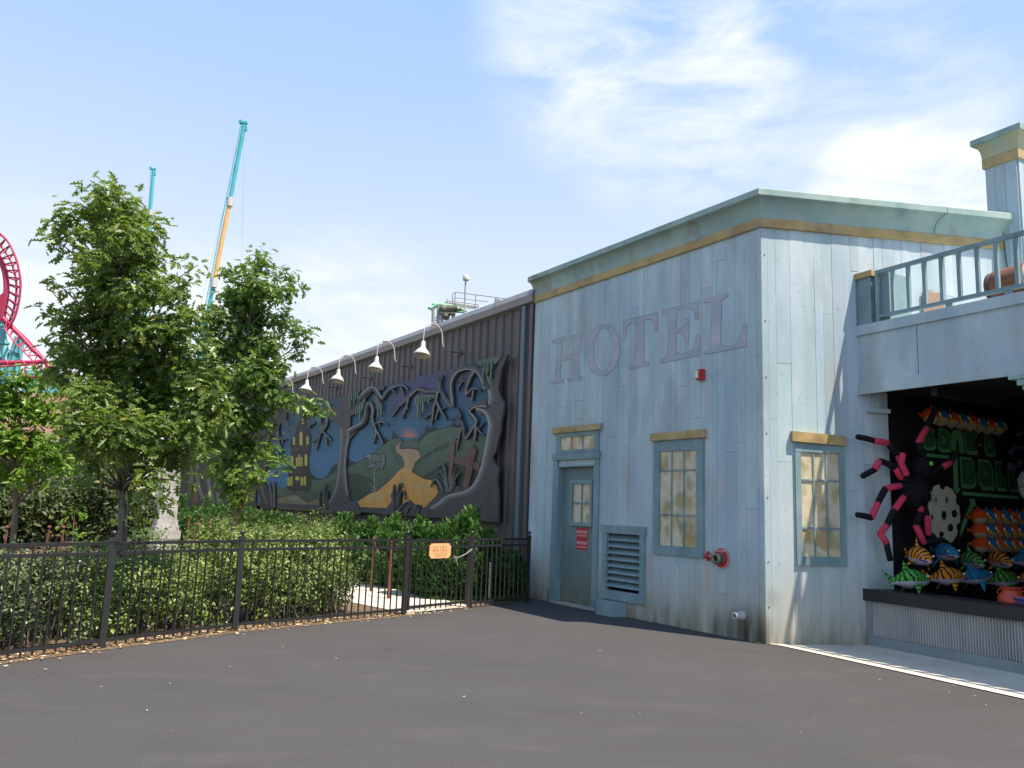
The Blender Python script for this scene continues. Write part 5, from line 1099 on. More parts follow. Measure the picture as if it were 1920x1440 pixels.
# sunlit saplings between
sp = empty('leafy_sapling', (*gp(135, 12.5), 0), 'low sunlit sapling with bright leaves between the two left tree trunks', 'plant')
bl = [(at(x, y, 12.5+dz), r*12.5/FPX, .9) for (x, y, r, dz) in [(140, 960, 16, 0), (150, 985, 14, .2), (128, 990, 14, -.2), (145, 1015, 14, 0)]]
foliage('leaves', bl, 1000, .11, MAP, MAPF, l_light, sp, 71)
one(lambda m: [limb(m, sp.location, b[0], .012, .004) for b in bl], 'stem', m_bark, sp)
# woods behind at the left
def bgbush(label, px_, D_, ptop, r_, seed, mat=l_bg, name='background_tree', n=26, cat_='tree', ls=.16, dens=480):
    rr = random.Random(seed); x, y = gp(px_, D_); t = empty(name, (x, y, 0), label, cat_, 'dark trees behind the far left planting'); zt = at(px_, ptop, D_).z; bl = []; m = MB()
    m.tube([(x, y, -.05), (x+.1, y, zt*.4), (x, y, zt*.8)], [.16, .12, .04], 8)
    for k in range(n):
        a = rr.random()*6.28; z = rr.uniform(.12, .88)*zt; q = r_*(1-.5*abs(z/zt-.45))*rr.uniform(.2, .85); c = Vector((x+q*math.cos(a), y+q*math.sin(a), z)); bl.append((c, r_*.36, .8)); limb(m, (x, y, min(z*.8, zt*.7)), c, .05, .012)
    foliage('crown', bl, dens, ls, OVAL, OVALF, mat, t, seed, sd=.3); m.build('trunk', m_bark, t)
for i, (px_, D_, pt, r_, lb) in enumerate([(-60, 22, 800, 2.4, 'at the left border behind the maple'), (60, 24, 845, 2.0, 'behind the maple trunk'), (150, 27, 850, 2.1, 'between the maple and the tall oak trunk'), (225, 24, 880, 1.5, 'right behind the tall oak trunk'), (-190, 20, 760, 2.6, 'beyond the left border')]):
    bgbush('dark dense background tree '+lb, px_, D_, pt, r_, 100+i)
# grass
def grass():
    rs = np.random.default_rng(9); N_ = 16000; u = rs.random(N_); v = rs.random(N_)
    a, b, c, d = [np.array(p) for p in ((-1.2, 13.6), (.35, 13.95), (-.5, 16.5), (-3.0, 17.0))]
    p = (a[None]*(1-u[:, None])+b[None]*u[:, None])*(1-v[:, None])+(d[None]*(1-u[:, None])+c[None]*u[:, None])*v[:, None]
    p2 = np.stack([rs.uniform(-9, -4, N_//2), rs.uniform(13, 19, N_//2)], axis=1); p = np.concatenate([p, p2]); N_ = len(p)
    pos = np.concatenate([p, np.full((N_, 1), .003)], axis=1); up_ = np.stack([rs.normal(0, .35, N_), rs.normal(0, .35, N_), np.ones(N_)], axis=1); up_ /= np.linalg.norm(up_, axis=1, keepdims=True)
    x = np.cross(up_, rs.normal(size=(N_, 3))); x /= np.linalg.norm(x, axis=1, keepdims=True); mt_ = np.stack([x, up_, np.cross(x, up_)], axis=2)
    o = leaf_mesh('grass', NAR, NARF, pos, mt_, rs.uniform(.04, .11, N_), leaf_cols(N_, rs, .45, .25, .02), l_fir, None, (0, 0, 0)); tag(o, kind='stuff')
grass()
sheet('lawn', [(-1.2, 13.35), (.36, 13.95), (.36, 14.6), (-3, 20), (-14, 40), (-20, 38), (-6, 18), (-2.0, 14.8)], .008, m_grassbase)
# rusty posts with chain
def rpost(px_, ptop, D_, lb, lean=0):
    x, y = gp(px_, D_); zt = at(px_, ptop, D_).z; t = empty('rusty_post', (x, y, 0), 'rusty iron post '+lb, 'post', 'rusty chain posts along the inner path')
    one(lambda m: (m.tube([(x, y, -.02), (x+lean*.5, y, zt*.5), (x+lean, y, zt-.03)], [.028, .024, .020], 7), m.lathe((x+lean, y, zt-.04), (0, 0, 1), [(0, .034), (.02, .036), (.04, .012)], 7)), 'shaft', m_rust, t)
    return Vector((x+lean, y, zt-.08))
pp = [rpost(735, 1012, 13.6, 'just inside the gate, closest to it'), rpost(702, 1006, 14.6, 'second one in from the gate, seen through the fence')]
pq = [rpost(352, 966, 17.5, 'leftmost of four beside the stone pillar'), rpost(364, 980, 15.5, 'short one in the group beside the stone pillar'), rpost(376, 972, 16.0, 'tallest of four beside the stone pillar'), rpost(391, 978, 16.6, 'rightmost of four beside the stone pillar')]
pr = [rpost(118, 985, 14, 'right one behind the sapling at far left'), rpost(86, 985, 14.5, 'leaning one left of the sapling', .05), rpost(12, 985, 14, 'left of the maple trunk'), rpost(232, 975, 15, 'just right of the tall oak trunk')]
def sagchain(a, b, lb):
    t = empty('rusty_chain', (a+b)/2-Vector((0, 0, .2)), lb, 'chain', 'rusty chains'); one(lambda m: m.tube([a.lerp(b, k/10)-Vector((0, 0, .22*math.sin(math.pi*k/10))) for k in range(11)], .008, 5), 'links', m_rust, t)
sagchain(pp[0], pp[1], 'rusty chain sagging between the two posts inside the gate'); sagchain(pq[1], pq[2], 'rusty chain between the posts beside the stone pillar')
gpx, gpy = gp(922, 14.0)
one(lambda m: m.tube([(gpx, gpy, -.02), (gpx, gpy, .62)], .022, 10), 'pvc', m_white) if False else None
wp = MB(); wp.tube([(gpx, gpy-.15, -.02), (gpx, gpy-.15, .60)], .018, 10); wp.tube([(gpx, gpy-.15, .60), (gpx, gpy-.15, .63)], .024, 10); tag(wp.build('white_marker_pipe', MAT('pale_pipe', near((.45, .47, .45)), rough=.6), loc=(gpx, gpy-.15, 0)), 'upright pale grey pipe among the shrubs behind the fence next to the hotel', 'pipe')
# stone pillar
PX, PY = gp(309, 19.5); SPf = Frame((PX, PY), -33, -1)
pil = empty('stone_pillar', (PX, PY, 0), 'pale grey stone gate pillar with stepped base, seen between oak leaves left of the mural', 'pillar')
one(lambda m: m.box(SPf, -.20, .20, 1.0, 2.5, -.20, .20), 'shaft', m_stone, pil)
for (a, z0, z1) in ((.27, .0, .55), (.30, .5501, .74), (.26, .7401, .86), (.23, .8601, .999)): one(lambda m: m.box(SPf, -a, a, z0, z1, -a, a), 'base_course', m_stone, pil)
one(lambda m: (m.box(SPf, -.24, .24, 2.501, 2.62, -.24, .24), m.box(SPf, -.29, .29, 2.6201, 2.70, -.29, .29), m.lathe((PX, PY, 2.70), (0, 0, 1), [(0, .15), (.08, .15), (.1, .2), (.3, .25), (.5, .2), (.65, .1), (.7, .02)], 16)), 'capital', m_stone, pil)
one(lambda m: m.box(SPf, -.10, .12, 1.92, 2.04, .201, .215), 'orange_plaque', m_wood, pil)
for (a, b, z) in ((-.27, .27, 1.5), (-.27, .27, 1.95)): pass
# low house with brown roof beyond
HX, HY = gp(40, 38); HF = Frame((HX, HY), 62, 1)
hs = empty('brown_roof_house', (HX, HY, 0), 'low building with brown shingle roof and white gutter behind the maple', 'building')
ze, zr = at(60, 826, 38).z, at(60, 785, 38).z+.6
one(lambda m: m.box(HF, -9, 4.2, 0, ze, -5, 0), 'wall', m_brownb, hs)
m = MB(); m.add([HF.P(-9.4, ze, .5), HF.P(4.5, ze, .5), HF.P(3.2, zr+.9, -2.5), HF.P(-9.4, zr+.9, -2.5), HF.P(4.5, ze, -5.5), HF.P(-9.4, ze, -5.5)], [(0, 1, 2, 3), (3, 2, 4, 5), (1, 4, 2)]); m.build('roof', m_shingle, hs)
one(lambda m: m.box(HF, -9.4, 4.55, ze-.12, ze+.03, .501, .62), 'gutter', m_white, hs)
# ================================================================== RIDES IN THE DISTANCE
def pth(pts, zf, D_, dd=0): return [at(*zf(p), D_+dd*i) for i, p in enumerate(pts)]
ZC = Z(3.793, 0, 420)
co = empty('roller_coaster', (at(0, 900, 60).x, 60, 0), 'red tubular roller coaster track curling on teal supports at the far left', 'roller coaster')
outer = [(-160, -40), (-80, 5), (0, 70), (60, 130), (108, 230), (135, 330), (146, 430), (136, 540), (112, 640), (80, 710), (42, 765)]
inner2 = [(-190, 40), (-120, 60), (-30, 120), (25, 180), (75, 260), (105, 350), (118, 440), (112, 540), (92, 630), (68, 690), (38, 745)]
spine = [(-220, 100), (-140, 130), (-50, 180), (-5, 245), (32, 330), (46, 430), (42, 530), (25, 620), (18, 690)]
so_ = [pth(outer, ZC, 60), pth(inner2, ZC, 61.2), pth(spine, ZC, 60.6)]
so2 = [smooth_path(p, 4) for p in so_]
one(lambda m: m.tube(so2[0], .09, 8), 'running_rail', m_cred, co); one(lambda m: m.tube(so2[1], .09, 8), 'running_rail', m_cred, co); one(lambda m: m.tube(so2[2], .22, 10), 'spine_tube', m_cred, co)
def samp(P, t): f = t*(len(P)-1); i = min(int(f), len(P)-2); return P[i].lerp(P[i+1], f-i)
def ties(m, a, b, c, n, r=.06):
    for k in range(n):
        t = (k+.5)/n; pa, pb, pc = samp(a, t), samp(b, t), samp(c, t); m.tube([pa, pa.lerp(pc, .6), pc], r, 6); m.tube([pb, pb.lerp(pc, .6), pc], r, 6); m.tube([pa, pb], r*.8, 6)
one(lambda m: ties(m, so2[0], so2[1], so2[2], 17), 'cross_ties', m_cred, co)
sp2 = pth([(20, 670), (90, 740), (160, 810), (230, 890), (300, 950), (360, 1040), (410, 1100)], ZC, 60.3); ra = pth([(60, 690), (110, 740), (165, 790), (215, 840), (260, 895), (300, 935), (420, 1060)], ZC, 61.2); rb = pth([(30, 740), (70, 800), (120, 860), (165, 905), (215, 955), (300, 1040), (380, 1130)], ZC, 59.6)
one(lambda m: m.tube(sp2, .17, 10), 'spine_tube', m_cred, co); one(lambda m: m.tube(ra, .06, 7), 'running_rail', m_cred, co); one(lambda m: m.tube(rb, .05, 7), 'running_rail', m_cred, co)
one(lambda m: ties(m, ra, rb, sp2, 9, .05), 'cross_ties', m_cred, co)
h1 = pth([(-300, 1000), (0, 988), (250, 985), (330, 975)], ZC, 58); h2 = pth([(-300, 1030), (0, 1015), (245, 998)], ZC, 57); h3 = pth([(160, 1082), (300, 1092), (405, 1097)], ZC, 57)
one(lambda m: (m.tube(h1, .17, 10)), 'spine_tube', m_cred, co); one(lambda m: m.tube(h2, .07, 8), 'running_rail', m_cred, co); one(lambda m: m.tube(h3, .08, 8), 'running_rail', m_cred, co)
one(lambda m: [m.tube(pth(p, ZC, 57.5), .06, 6) for p in ([(30, 955), (60, 1005), (75, 990)], [(145, 960), (185, 1000), (170, 1080)], [(250, 990), (250, 1060)], [(300, 1090), (340, 1010), (380, 1095)], [(330, 975), (370, 1130)])], 'cross_ties', m_cred, co)
one(lambda m: m.add(pth([(-60, 560), (50, 460), (45, 560), (18, 680), (-10, 580)], ZC, 60.4)+pth([(-60, 560), (50, 460), (45, 560), (18, 680), (-10, 580)], ZC, 60.8), [(0, 1, 2, 3, 4), (5, 6, 7, 8, 9)]+[(i, (i+1) % 5, 5+(i+1) % 5, 5+i) for i in range(5)]), 'gusset_plate', m_cred, co)
for (a, b, r_, D_) in (((-10, 590), (50, 1010), .30, 61.5), ((130, 805), (85, 960), .30, 61.5), ((160, 805), (115, 1060), .26, 61.8), ((205, 1040), (175, 1230), .26, 62), ((262, 1060), (290, 1280), .46, 61.5), ((230, 1100), (180, 1200), .34, 62.4), ((310, 1030), (270, 1130), .30, 62), ((400, 1130), (330, 1290), .34, 62), ((450, 1120), (440, 1230), .5, 62.5), ((-80, 700), (-40, 1100), .3, 62), ((10, 870), (5, 1000), .3, 62.4)):
    p, q = at(*ZC(a), D_), at(*ZC(b), D_); ext = p+(q-p)*((p.z-.0)/(p.z-q.z)) if p.z > q.z else q
    s_ = one(lambda m: m.tube([p, ext], [r_*.9, r_], 12), 'support_column', m_cteal, co)
    one(lambda m: m.lathe(p.lerp(q, .62), (q-p), [(0, r_*1.25), (.12, r_*1.25)], 14), 'flange', m_cteal, s_)
# masts
def mast(name, D_, segs, r_, label, cables):
    b = at(*segs[0][0], D_); t = empty(name, (b.x, D_, 0), label, 'ride mast', 'tall steel masts behind the trees')
    p0, p1 = at(*segs[0][0], D_), at(*segs[0][1], D_); g0 = p0+(p0-p1)*(p0.z/(p1.z-p0.z))
    one(lambda m: m.tube([g0, p0], r_, 12), 'mast_section', segs[0][2], t)
    for (a, b2, mt_) in segs: one(lambda m: m.tube([at(*a, D_), at(*b2, D_)], r_, 12), 'mast_section', mt_, t)
    for (a, b2) in zip(segs[:-1], segs[1:]): one(lambda m: m.lathe(at(*b2[0], D_), (0, 0, 1), [(-.6, r_*1.5), (.5, r_*1.5)], 12), 'collar', m_white, t)
    top = at(*segs[-1][1], D_); one(lambda m: (m.abox(top+Vector((-.05, 0, .25)), r_*3.4, r_*1.6, r_*1.1), m.lathe(top+Vector((-r_*1.9, -.25, .35)), (0, 1, 0), [(0, r_*.95), (.5, r_*.95)], 14), m.abox(top+Vector((r_*1.1, 0, -.5)), r_*.9, r_*1.2, r_*2.4)), 'mast_head', segs[-1][2], t)
    dx = Vector((-r_*1.35, -.2, 0)); one(lambda m: m.tube([g0+dx, top+dx], .05, 5), 'ladder_rail', m_mteal, t)
    one(lambda m: [m.tube([g0.lerp(top, k/120)+dx, g0.lerp(top, k/120)+Vector((-r_*.8, -.2, 0))], .045, 4) for k in range(20, 120)], 'rungs', m_mteal, t)
    for c in cables: one(lambda m: m.tube([top, at(*c, D_)], .014, 4), 'cable', m_struct, t)
mast('slingshot_mast', 95, [((389, 590), (401, 530), m_mteal), ((401, 530), (431, 378), m_myel), ((431, 378), (458, 234), m_mteal)], .25, 'tall tapering mast, teal with a yellow middle section, right of the oak top', [(452, 560), (360, 640), (372, 640)])
mast('slingshot_mast', 120, [((278, 470), (282, 400), m_mteal), ((282, 400), (288, 320), m_mteal)], .24, 'shorter all teal mast poking up just behind the top of the tall oak', [(262, 470)])
# coaster station structure behind the roof
ZS = Z(12, 800, 500); DS = 46
stn = empty('lift_platform', (at(860, 900, DS).x, DS, 0), 'steel service platform with railing and green coaster track behind the metal roof', 'platform')
A2 = lambda x, y, dd=0: at(*ZS((x, y)), DS+dd)
one(lambda m: m.add([A2(410, 790), A2(600, 815), A2(1170, 900), A2(1090, 960), A2(600, 905), A2(380, 830), A2(700, 790, 2.5), A2(1300, 880, 2.5)], [(1, 2, 3, 4), (0, 1, 4, 5), (0, 6, 7, 2, 1)]), 'deck', m_struct, stn)
RL = [([(585, 620), (650, 570), (1100, 630), (1560, 690), (1900, 735)], .030), ([(585, 745), (645, 700), (1100, 755), (1380, 790)], .024), ([(470, 765), (600, 780), (1165, 860)], .03)]
rl = one(lambda m: [m.tube([A2(*p) for p in pts], r_, 6) for pts, r_ in RL], 'railing', m_struct, stn)
for p in ([(585, 620), (585, 820)], [(650, 570), (635, 840)], [(1108, 630), (1090, 890)], [(1556, 690), (1552, 900)], [(1165, 860), (1160, 920)], [(460, 720), (460, 800)]): one(lambda m: m.tube([A2(*q) for q in p], .030, 6), 'stanchion', m_struct, rl)
one(lambda m: (m.tube([A2(130, 830), A2(200, 860), A2(280, 850), A2(560, 880), A2(900, 1000)], .09, 8), m.tube([A2(45, 910), A2(110, 950), A2(200, 880), A2(260, 860)], .12, 8), m.tube([A2(560, 990), A2(620, 1010), A2(860, 1020)], .08, 8)), 'green_track', m_green, stn)
for p in ([(150, 950), (140, 1500)], [(265, 860), (250, 1500)], [(340, 1050), (345, 1500)], [(600, 900), (590, 1400)]): one(lambda m: m.tube([A2(*q) for q in p], .10, 10), 'column', m_struct, stn)
one(lambda m: [m.tube([A2(*q) for q in p], .035, 6) for p in ([(160, 1170), (250, 1120)], [(160, 1210), (250, 1200)], [(280, 1080), (340, 1050), (570, 1080)], [(280, 1190), (340, 1160)])], 'brace', m_struct, stn)
one(lambda m: (m.ball(A2(370, 960), .26, .3, .3), m.lathe(A2(400, 940), (1, 0, 0), [(0, .22), (.75, .24)], 14), m.ball(A2(430, 1120), .25, .3, .22), m.lathe(A2(630, 960), (1, .2, 0), [(0, .15), (.4, .18)], 10), m.abox(A2(470, 1060), .9, .5, .10)), 'drive_machinery', m_machine, stn)
lp = empty('globe_lamp', (at(872, 900, 44).x, 44, 0), 'slim grey pole with a white drum lantern rising beyond the dark metal roof', 'lamp')
A4 = lambda x, y: at(*ZS((x, y)), 44)
one(lambda m: m.tube([Vector((A4(868, 300).x-.02, 44, 0)), A4(848, 980), A4(876, 335)], .045, 8), 'pole', m_struct, lp)
one(lambda m: m.lathe(A4(882, 330), (0, 0, 1), [(0, .06), (.05, .17), (.07, .18), (.33, .18), (.37, .12)], 16), 'lantern', m_white, lp)

# ================================================================== PRIZES IN THE BOOTH
ORA, BLU, TANC, YEL, WHT, BLK = (.62, .085, .015), (.035, .15, .34), (.40, .34, .22), (.62, .42, .03), (.75, .74, .70), (.01, .01, .012)
def bird(colr, name, label, group):
    t = bpy.data.objects.new(name, None); SC.collection.objects.link(t); tag(t, label, 'plush toy', group); R_ = .118
    def cf(x, y, z): return TANC if z < -.36+.25*(abs(y)-.3) and x > -.75 else (WHT if (x > .62 and z > .0 and abs(y) > .2 and abs(y) < .62 and z < .45) else colr)
    one(lambda m: m.ball((0, 0, 0), R_, R_*.98, R_, seg=28, rings=18, colf=cf), 'body', m_plush, t)
    one(lambda m: m.lathe((R_*.80, 0, -.012), (1, 0, -.35), [(0, .042), (.02, .040), (.045, .024), (.062, .004)], 14, col=YEL), 'beak', m_plush, t)
    for sg in (-1, 1): one(lambda m: (m.ball((R_*.83, sg*.045, .030), .022, .018, .024, seg=12, rings=8, col=WHT), m.ball((R_*.97, sg*.047, .030), .010, seg=10, rings=6, col=BLK)), 'eye', m_plush, t)
    one(lambda m: (m.lathe((-R_*.9, 0, .0), (-1, 0, .3), [(0, .03), (.05, .02), (.06, .004)], 8, col=colr), m.lathe((0, 0, R_*.95), (-.2, 0, 1), [(0, .016), (.035, .010), (.045, .002)], 8, col=colr)), 'tuft', m_plush, t)
    one(lambda m: m.tube([(0, 0, -R_), (.01, .0, -R_-.02)], .01, 6, col=YEL), 'tag_loop', m_plush, t)
    return t
ordn = ['first', 'second', 'third', 'fourth', 'fifth', 'sixth', 'seventh', 'eighth']
bd = D.d*.55+D.n*.8; brz = math.atan2(bd.y, bd.x); protos = {}
def put_bird(k, row, rname, s_, z_, rz):
    cn = 'blue' if (k+row[1]) % 2 else 'orange red'; lab = '%s round bird plush, %s in the %s' % (cn, ordn[k], rname)
    if cn not in protos: protos[cn] = o = bird(BLU if cn == 'blue' else ORA, 'bird_plush', lab, 'round bird plush prizes')
    else: o = dup(protos[cn], label=lab, rz=0)
    o.location = D.P(s_, z_, .16); o.rotation_euler = (random.uniform(-.12, .12), random.uniform(-.1, .15), rz+random.uniform(-.15, .15)); return o
for k in range(8): put_bird(k, (0, 0), 'row by the ceiling', .80+.262*k, 3.00, brz)
sb0 = D.px(1836, 968, .16); 
for r_, py in enumerate((969, 995, 1021)):
    z_ = D.px(1836, py, .16)[1]
    for k in range(8): put_bird(k, (r_+1, 0), ('upper', 'middle', 'lower')[r_]+' row of the three stacked rows', sb0[0]+.232*k, z_, brz)
def shark(colr, name, label, mouth, dark=(.02, .02, .02), plain=False):
    t = bpy.data.objects.new(name, None); SC.collection.objects.link(t); tag(t, label, 'plush toy', 'striped shark plush prizes')
    Lb = .25; BEL = (.45, .45, .58)
    def rad(u): return .098*max(.02, math.sin(math.pi*min(1, (u*.93+.09)))**.62)*(1 if u > .45 else .30+.70*(u/.45)**1.1)
    m = MB(); n, k_ = 64, 24; rows = []
    for i in range(n+1):
        u = i/n; x = -Lb+2*Lb*u; r = rad(u); zc_ = .02*math.sin(u*3.1)-(.03*(1-u)**3); rows.append([Vector((x, r*.95*math.cos(2*math.pi*j/k_), zc_+r*math.sin(2*math.pi*j/k_))) for j in range(k_)])
    vs = [p for r_ in rows for p in r_]; b = len(m.v); m.v += [tuple(p) for p in vs]
    for i in range(n):
        u = (i+.5)/n
        for j in range(k_):
            a = 2*math.pi*(j+.5)/k_; sn = math.sin(a); belly = sn < (-.30 if u < .8 else .15-(1-u)*1.2)
            st = math.sin(u*62+2.0*math.sin(a*2+u*9)+1.2*abs(math.cos(a)))
            c = BEL if belly else (tuple(x*.62 for x in colr) if (plain and st > .4) else (dark if st > .42 else colr))
            m.f.append([b+i*k_+j, b+i*k_+(j+1) % k_, b+(i+1)*k_+(j+1) % k_, b+(i+1)*k_+j]); m.c.append(c); m.sm.append(True)
    m.build('body', m_plush, t)
    def fin(base0, base1, tip, th, belly=False):
        b0, b1, tp = Vector(base0), Vector(base1), Vector(tip); nrm_ = (b1-b0).cross(tp-b0).normalized()*th; m = MB(); N_ = 9; rows = []
        for i in range(N_+1):
            q = i/N_; a, c = b0.lerp(tp, q), b1.lerp(tp+Vector((.004, 0, 0)), q); mid = (a+c)/2; kk = (1-q)**.6; rows.append([a, mid+nrm_*kk, c, mid-nrm_*kk])
        for i in range(N_):
            for j in range(4): m.add([rows[i][j], rows[i][(j+1) % 4], rows[i+1][(j+1) % 4], rows[i+1][j]], [(0, 1, 2, 3)], True, (BEL if belly else (dark if i % 3 == 1 and not plain else colr)))
        return m
    fin((.02, 0, .09), (-.09, 0, .085), (-.075, 0, .20), .018).build('dorsal_fin', m_plush, t)
    fin((-.20, 0, .02), (-.25, 0, -.02), (-.34, 0, .10), .014).build('tail_fin', m_plush, t); fin((-.21, 0, -.01), (-.25, 0, -.03), (-.31, 0, -.11), .012).build('tail_fin', m_plush, t)
    for sg in (-1, 1): fin((.07, sg*.08, -.03), (-.02, sg*.075, -.04), (-.03, sg*.15, -.15), .014).build('side_fin', m_plush, t)
    one(lambda m: m.tube([Vector((.215, .0, -.012))+Vector((-.10*(1-math.cos(q)), .088*math.sin(q), .012*abs(math.sin(q)))) for q in [-1.15+2.3*i/12 for i in range(13)]], .0075, 6, col=mouth), 'mouth', m_plush, t)
    for sg in (-1, 1): one(lambda m: (m.ball((.160, sg*.062, .045), .013, seg=12, rings=8, col=WHT), m.ball((.168, sg*.069, .048), .007, seg=8, rings=6, col=BLK)), 'eye', m_plush, t)
    return t
GRN, TIG, SBL = (.09, .36, .06), (.72, .26, .03), (.03, .22, .40)
pr_ = {}
def put_shark(kind, x, y, head, lab, n_=.28, sc=1.0, tilt=0):
    colr, nm = {'g': (GRN, 'green'), 'o': (TIG, 'orange'), 'b': (SBL, 'blue')}[kind]
    if kind not in pr_: pr_[kind] = o = shark(colr, 'shark_plush', lab, (.35, .02, .08) if kind != 'o' else (.10, .05, .20), plain=(kind == 'b'))
    else: o = dup(pr_[kind], label=lab)
    s_, z_ = D.px(x, y, n_); o.location = D.P(s_, z_, n_); dr = head; o.rotation_euler = (random.uniform(-.1, .1), tilt, math.atan2(dr.y, dr.x)); o.scale = (sc,)*3; return o
hl = -D.d*.55+D.n*.9; hr = D.d*.9+D.n*.35; hrr = D.d*.6+D.n*.85
put_shark('o', 1722, 1045, hl, 'orange tiger striped shark plush with a grin, first in the upper shark row', sc=1.22, tilt=.12)
put_shark('b', 1772, 1038, hl, 'blue shark plush with a red mouth, second in the upper shark row', sc=1.22, tilt=.05)
put_shark('g', 1820, 1053, hl, 'green striped shark plush with a red mouth, third in the upper shark row', sc=1.22, tilt=.12)
put_shark('o', 1872, 1053, hl, 'orange tiger striped shark plush, fourth in the upper shark row', sc=1.22, tilt=.1)
put_shark('b', 1922, 1050, hr, 'blue shark plush showing its tail at the right edge of the upper shark row', sc=1.22)
put_shark('g', 1707, 1088, hr, 'green striped shark plush swimming right, first in the lower shark row', n_=.34, tilt=.02, sc=1.22)
put_shark('o', 1776, 1083, hr, 'orange striped shark plush swimming right, second in the lower shark row', n_=.34, sc=1.22)
put_shark('b', 1828, 1082, hr, 'blue shark plush with big pale belly, third in the lower shark row', n_=.34, sc=1.22, tilt=-.1)
put_shark('g', 1880, 1088, hr, 'green striped shark plush, fourth in the lower shark row', n_=.34, sc=1.22)
put_shark('o', 1936, 1084, hr, 'orange striped shark plush cut off by the right edge, fifth in the lower row', n_=.34, sc=1.22)
# giant spiders
PNK = (.62, .06, .12); SBK = (.016, .016, .021); PUR = (.12, .05, .17)
def plush_spider(label, F, body, head, legs, band, eye, rb, rh, rl, seed):
    bs_, bz_ = F.px(*body, 0); t = empty('spider_plush', F.P(bs_, bz_-rb, 0), label, 'plush toy')
    c = F.P(bs_, bz_, 0); hs_, hz_ = F.px(*head, .05); hc = F.P(hs_, hz_, .05)
    one(lambda m: (m.ball(c, rb, rb*.85, rb*1.15, seg=20, rings=14, col=SBK)), 'body', m_plush, t); one(lambda m: m.ball(hc, rh, seg=18, rings=12, col=SBK), 'head', m_plush, t)
    rs = np.random.default_rng(seed); N_ = 2600; d = rs.normal(size=(N_, 3)); d /= np.linalg.norm(d, axis=1, keepdims=True); half = rs.random(N_) < .65
    pos = np.where(half[:, None], np.array(c)+d*rb*np.array([.98, .86, 1.12]), np.array(hc)+d*rh*.98); mt_ = rotmats(N_, rs.normal(size=(N_, 3)), rs); y = d+rs.normal(size=(N_, 3))*.35+np.array([0, 0, -.3]); y /= np.linalg.norm(y, axis=1, keepdims=True); x = np.cross(y, rs.normal(size=(N_, 3))); x /= np.linalg.norm(x, axis=1, keepdims=True)
    leaf_mesh('fur', NAR, NARF, pos, np.stack([x, y, np.cross(x, y)], axis=2), rs.uniform(.02, .05, N_), np.tile(np.array([[.014, .014, .018]]), (N_, 1)), m_plush, t)
    for lg in legs:
        dep = lg[0]; pts = lg[1:]
        m = MB()
        for i in range(len(pts)-1):
            (x0, y0, cc), (x1, y1, _) = pts[i], pts[i+1]
            a = F.P(*F.px(x0, y0, dep), dep); b = F.P(*F.px(x1, y1, dep), dep); col = band if cc == 'r' else SBK; mid = (a+b)/2+Vector((0, 0, .004)); q = rl if i else rl*.9
            m.tube([a-(b-a)*.06, a, mid, b, b+(b-a)*.06], [q*.72, q, q*1.06, q, q*.72], 12, col=col)
        m.build('leg', m_plush, t)
    for e in eye:
        es, ez = F.px(e[0], e[1], .05); ec = F.P(es, ez, .05+rh*1.05); one(lambda m: (m.ball(ec, .030, seg=14, rings=10, col=(.22, .60, .08)), m.ball(ec+F.n*.014+Vector((.008, 0, .002)), .023, seg=12, rings=8, col=BLK), m.ball(ec+F.n*.034+Vector((.006, 0, .008)), .004, seg=8, rings=6, col=WHT)), 'eye', m_plush, t)
    return t
SF = Frame(B.P(1.25, 0, .20), 74, 1)
legs = [(.02, (1608, 819, 'k'), (1638, 826, 'r'), (1664, 831, 'k'), (1676, 845, 'k'), (1684, 852, 'r'), (1690, 872, 'k'), (1700, 880, 'k')),
 (.04, (1617, 893, 'k'), (1640, 881, 'r'), (1649, 865, 'k'), (1658, 867, 'k'), (1678, 877, 'r'), (1690, 897, 'k'), (1704, 900, 'k')),
 (.03, (1607, 965, 'k'), (1634, 971, 'r'), (1646, 943, 'k'), (1660, 916, 'r'), (1688, 911, 'k'), (1706, 915, 'k')),
 (.05, (1669, 1050, 'k'), (1662, 1018, 'r'), (1650, 1001, 'r'), (1663, 985, 'k'), (1677, 956, 'r'), (1695, 932, 'k'), (1708, 922, 'k')),
 (.05, (1768, 1012, 'k'), (1732, 1018, 'r'), (1717, 985, 'k'), (1726, 960, 'r'), (1727, 942, 'k'), (1716, 925, 'k')),
 (.02, (1752, 1008, 'k'), (1741, 1002, 'r'), (1738, 966, 'k'), (1728, 935, 'k')),
 (.04, (1795, 848, 'k'), (1782, 868, 'r'), (1766, 877, 'k'), (1740, 886, 'k')),
 (.02, (1754, 764, 'k'), (1748, 780, 'k'), (1738, 802, 'r'), (1722, 830, 'k'), (1732, 858, 'k'))]
plush_spider('giant black spider plush with pink banded legs and green eye at the booth edge', SF, (1714, 922), (1728, 877), legs, PNK, [(1731, 870)], .19, .135, .040, 5)
one(lambda m: m.tube([SF.P(*SF.px(1693, 850, .14), .14), SF.P(*SF.px(1690, 868, .14), .14), SF.P(*SF.px(1700, 890, .12), .12)], .04, 10, col=PNK), 'cheek', m_plush, [o for o in SC.objects if o.name == 'spider_plush'][0])
PF = Frame(D.P(3.0, 0, .30), 60, 1)
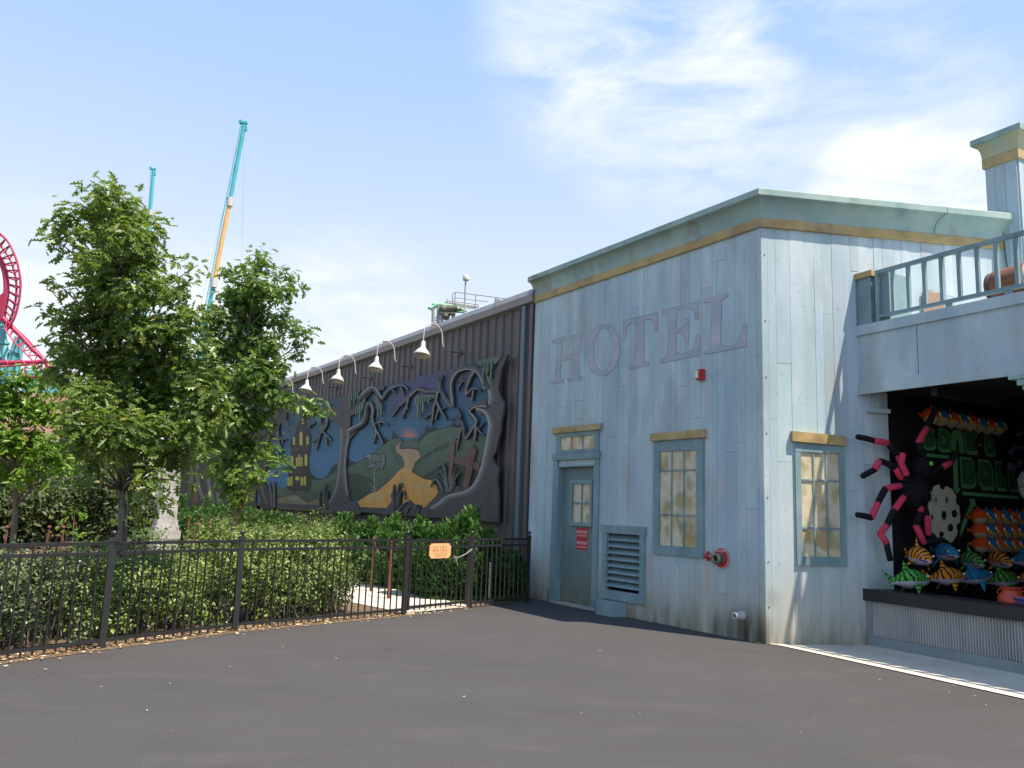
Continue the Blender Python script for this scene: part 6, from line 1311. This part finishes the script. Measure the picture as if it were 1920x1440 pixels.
plush_spider('black and purple spider plush hanging half out of frame right of the green letters', PF, (1936, 850), (1916, 858), [(.05, (1910, 815, 'r'), (1925, 806, 'r'), (1935, 830, 'k')), (.06, (1894, 850, 'r'), (1903, 840, 'r'), (1920, 838, 'k')), (.08, (1891, 873, 'r'), (1898, 880, 'r'), (1908, 874, 'r'), (1914, 865, 'k'))], PUR, [(1915, 868)], .15, .09, .035, 6)
wd = empty('white_whale_plush', PF.P(*PF.px(1922, 935, .12), .12), 'white plush animal with small flipper under the purple spider at the right edge', 'plush toy')
wc = PF.P(*PF.px(1923, 910, .12), .12)
one(lambda m: m.ball(wc, .10, .10, .21, seg=18, rings=14, col=(.55, .54, .56)), 'body', m_plush, wd)
one(lambda m: m.tube([PF.P(*PF.px(1914, 912, .12), .14), PF.P(*PF.px(1908, 905, .12), .15), PF.P(*PF.px(1904, 898, .12), .15)], [.03, .024, .008], 8, col=(.55, .54, .56)), 'flipper', m_plush, wd)
# pots behind the counter
ks, kz = C.px(1880, 1134, -.36); ps0 = C.P(ks, 0, -.55); pot = empty('milk_can', C.P(ks, .62, -.55), 'squat red enamel milk can with side handles standing behind the black counter', 'milk can')
pb = C.P(ks, .62, -.55)
one(lambda m: m.lathe(pb, (0, 0, 1), [(0, .13), (.02, .145), (.12, .148), (.16, .12), (.19, .10), (.215, .10), (.235, .125), (.24, .12), (.215, .09)], 26, caps=True), 'can_body', m_pot, pot)
for sg in (-1, 1): one(lambda m: m.tube([pb+C.d*sg*q+Vector((0, 0, z)) for q, z in ((.10, .20), (.15, .205), (.165, .17), (.145, .14))], .009, 8), 'handle', m_pot, pot)
tb_ = C.P(C.px(1915, 1134, -.40)[0], .62, -.55); tub = empty('purple_tub', tb_, 'round purple plastic tub beside the red can behind the counter', 'tub')
one(lambda m: m.lathe(tb_, (0, 0, 1), [(0, .12), (.13, .15), (.135, .165), (.15, .165), (.148, .15), (.02, .11)], 24, caps=False), 'tub_body', m_tub, tub)
one(lambda m: (m.box(C, .05, LC-.1, .58, .62, -.95, -.33)), 'inner_shelf', m_dark, booth)
for _o in SC.objects:
    if _o.get('label') and not (4 <= len(_o['label'].replace(',', ' ').split()) <= 16): print('LABELLEN', len(_o['label'].split()), _o['label'])
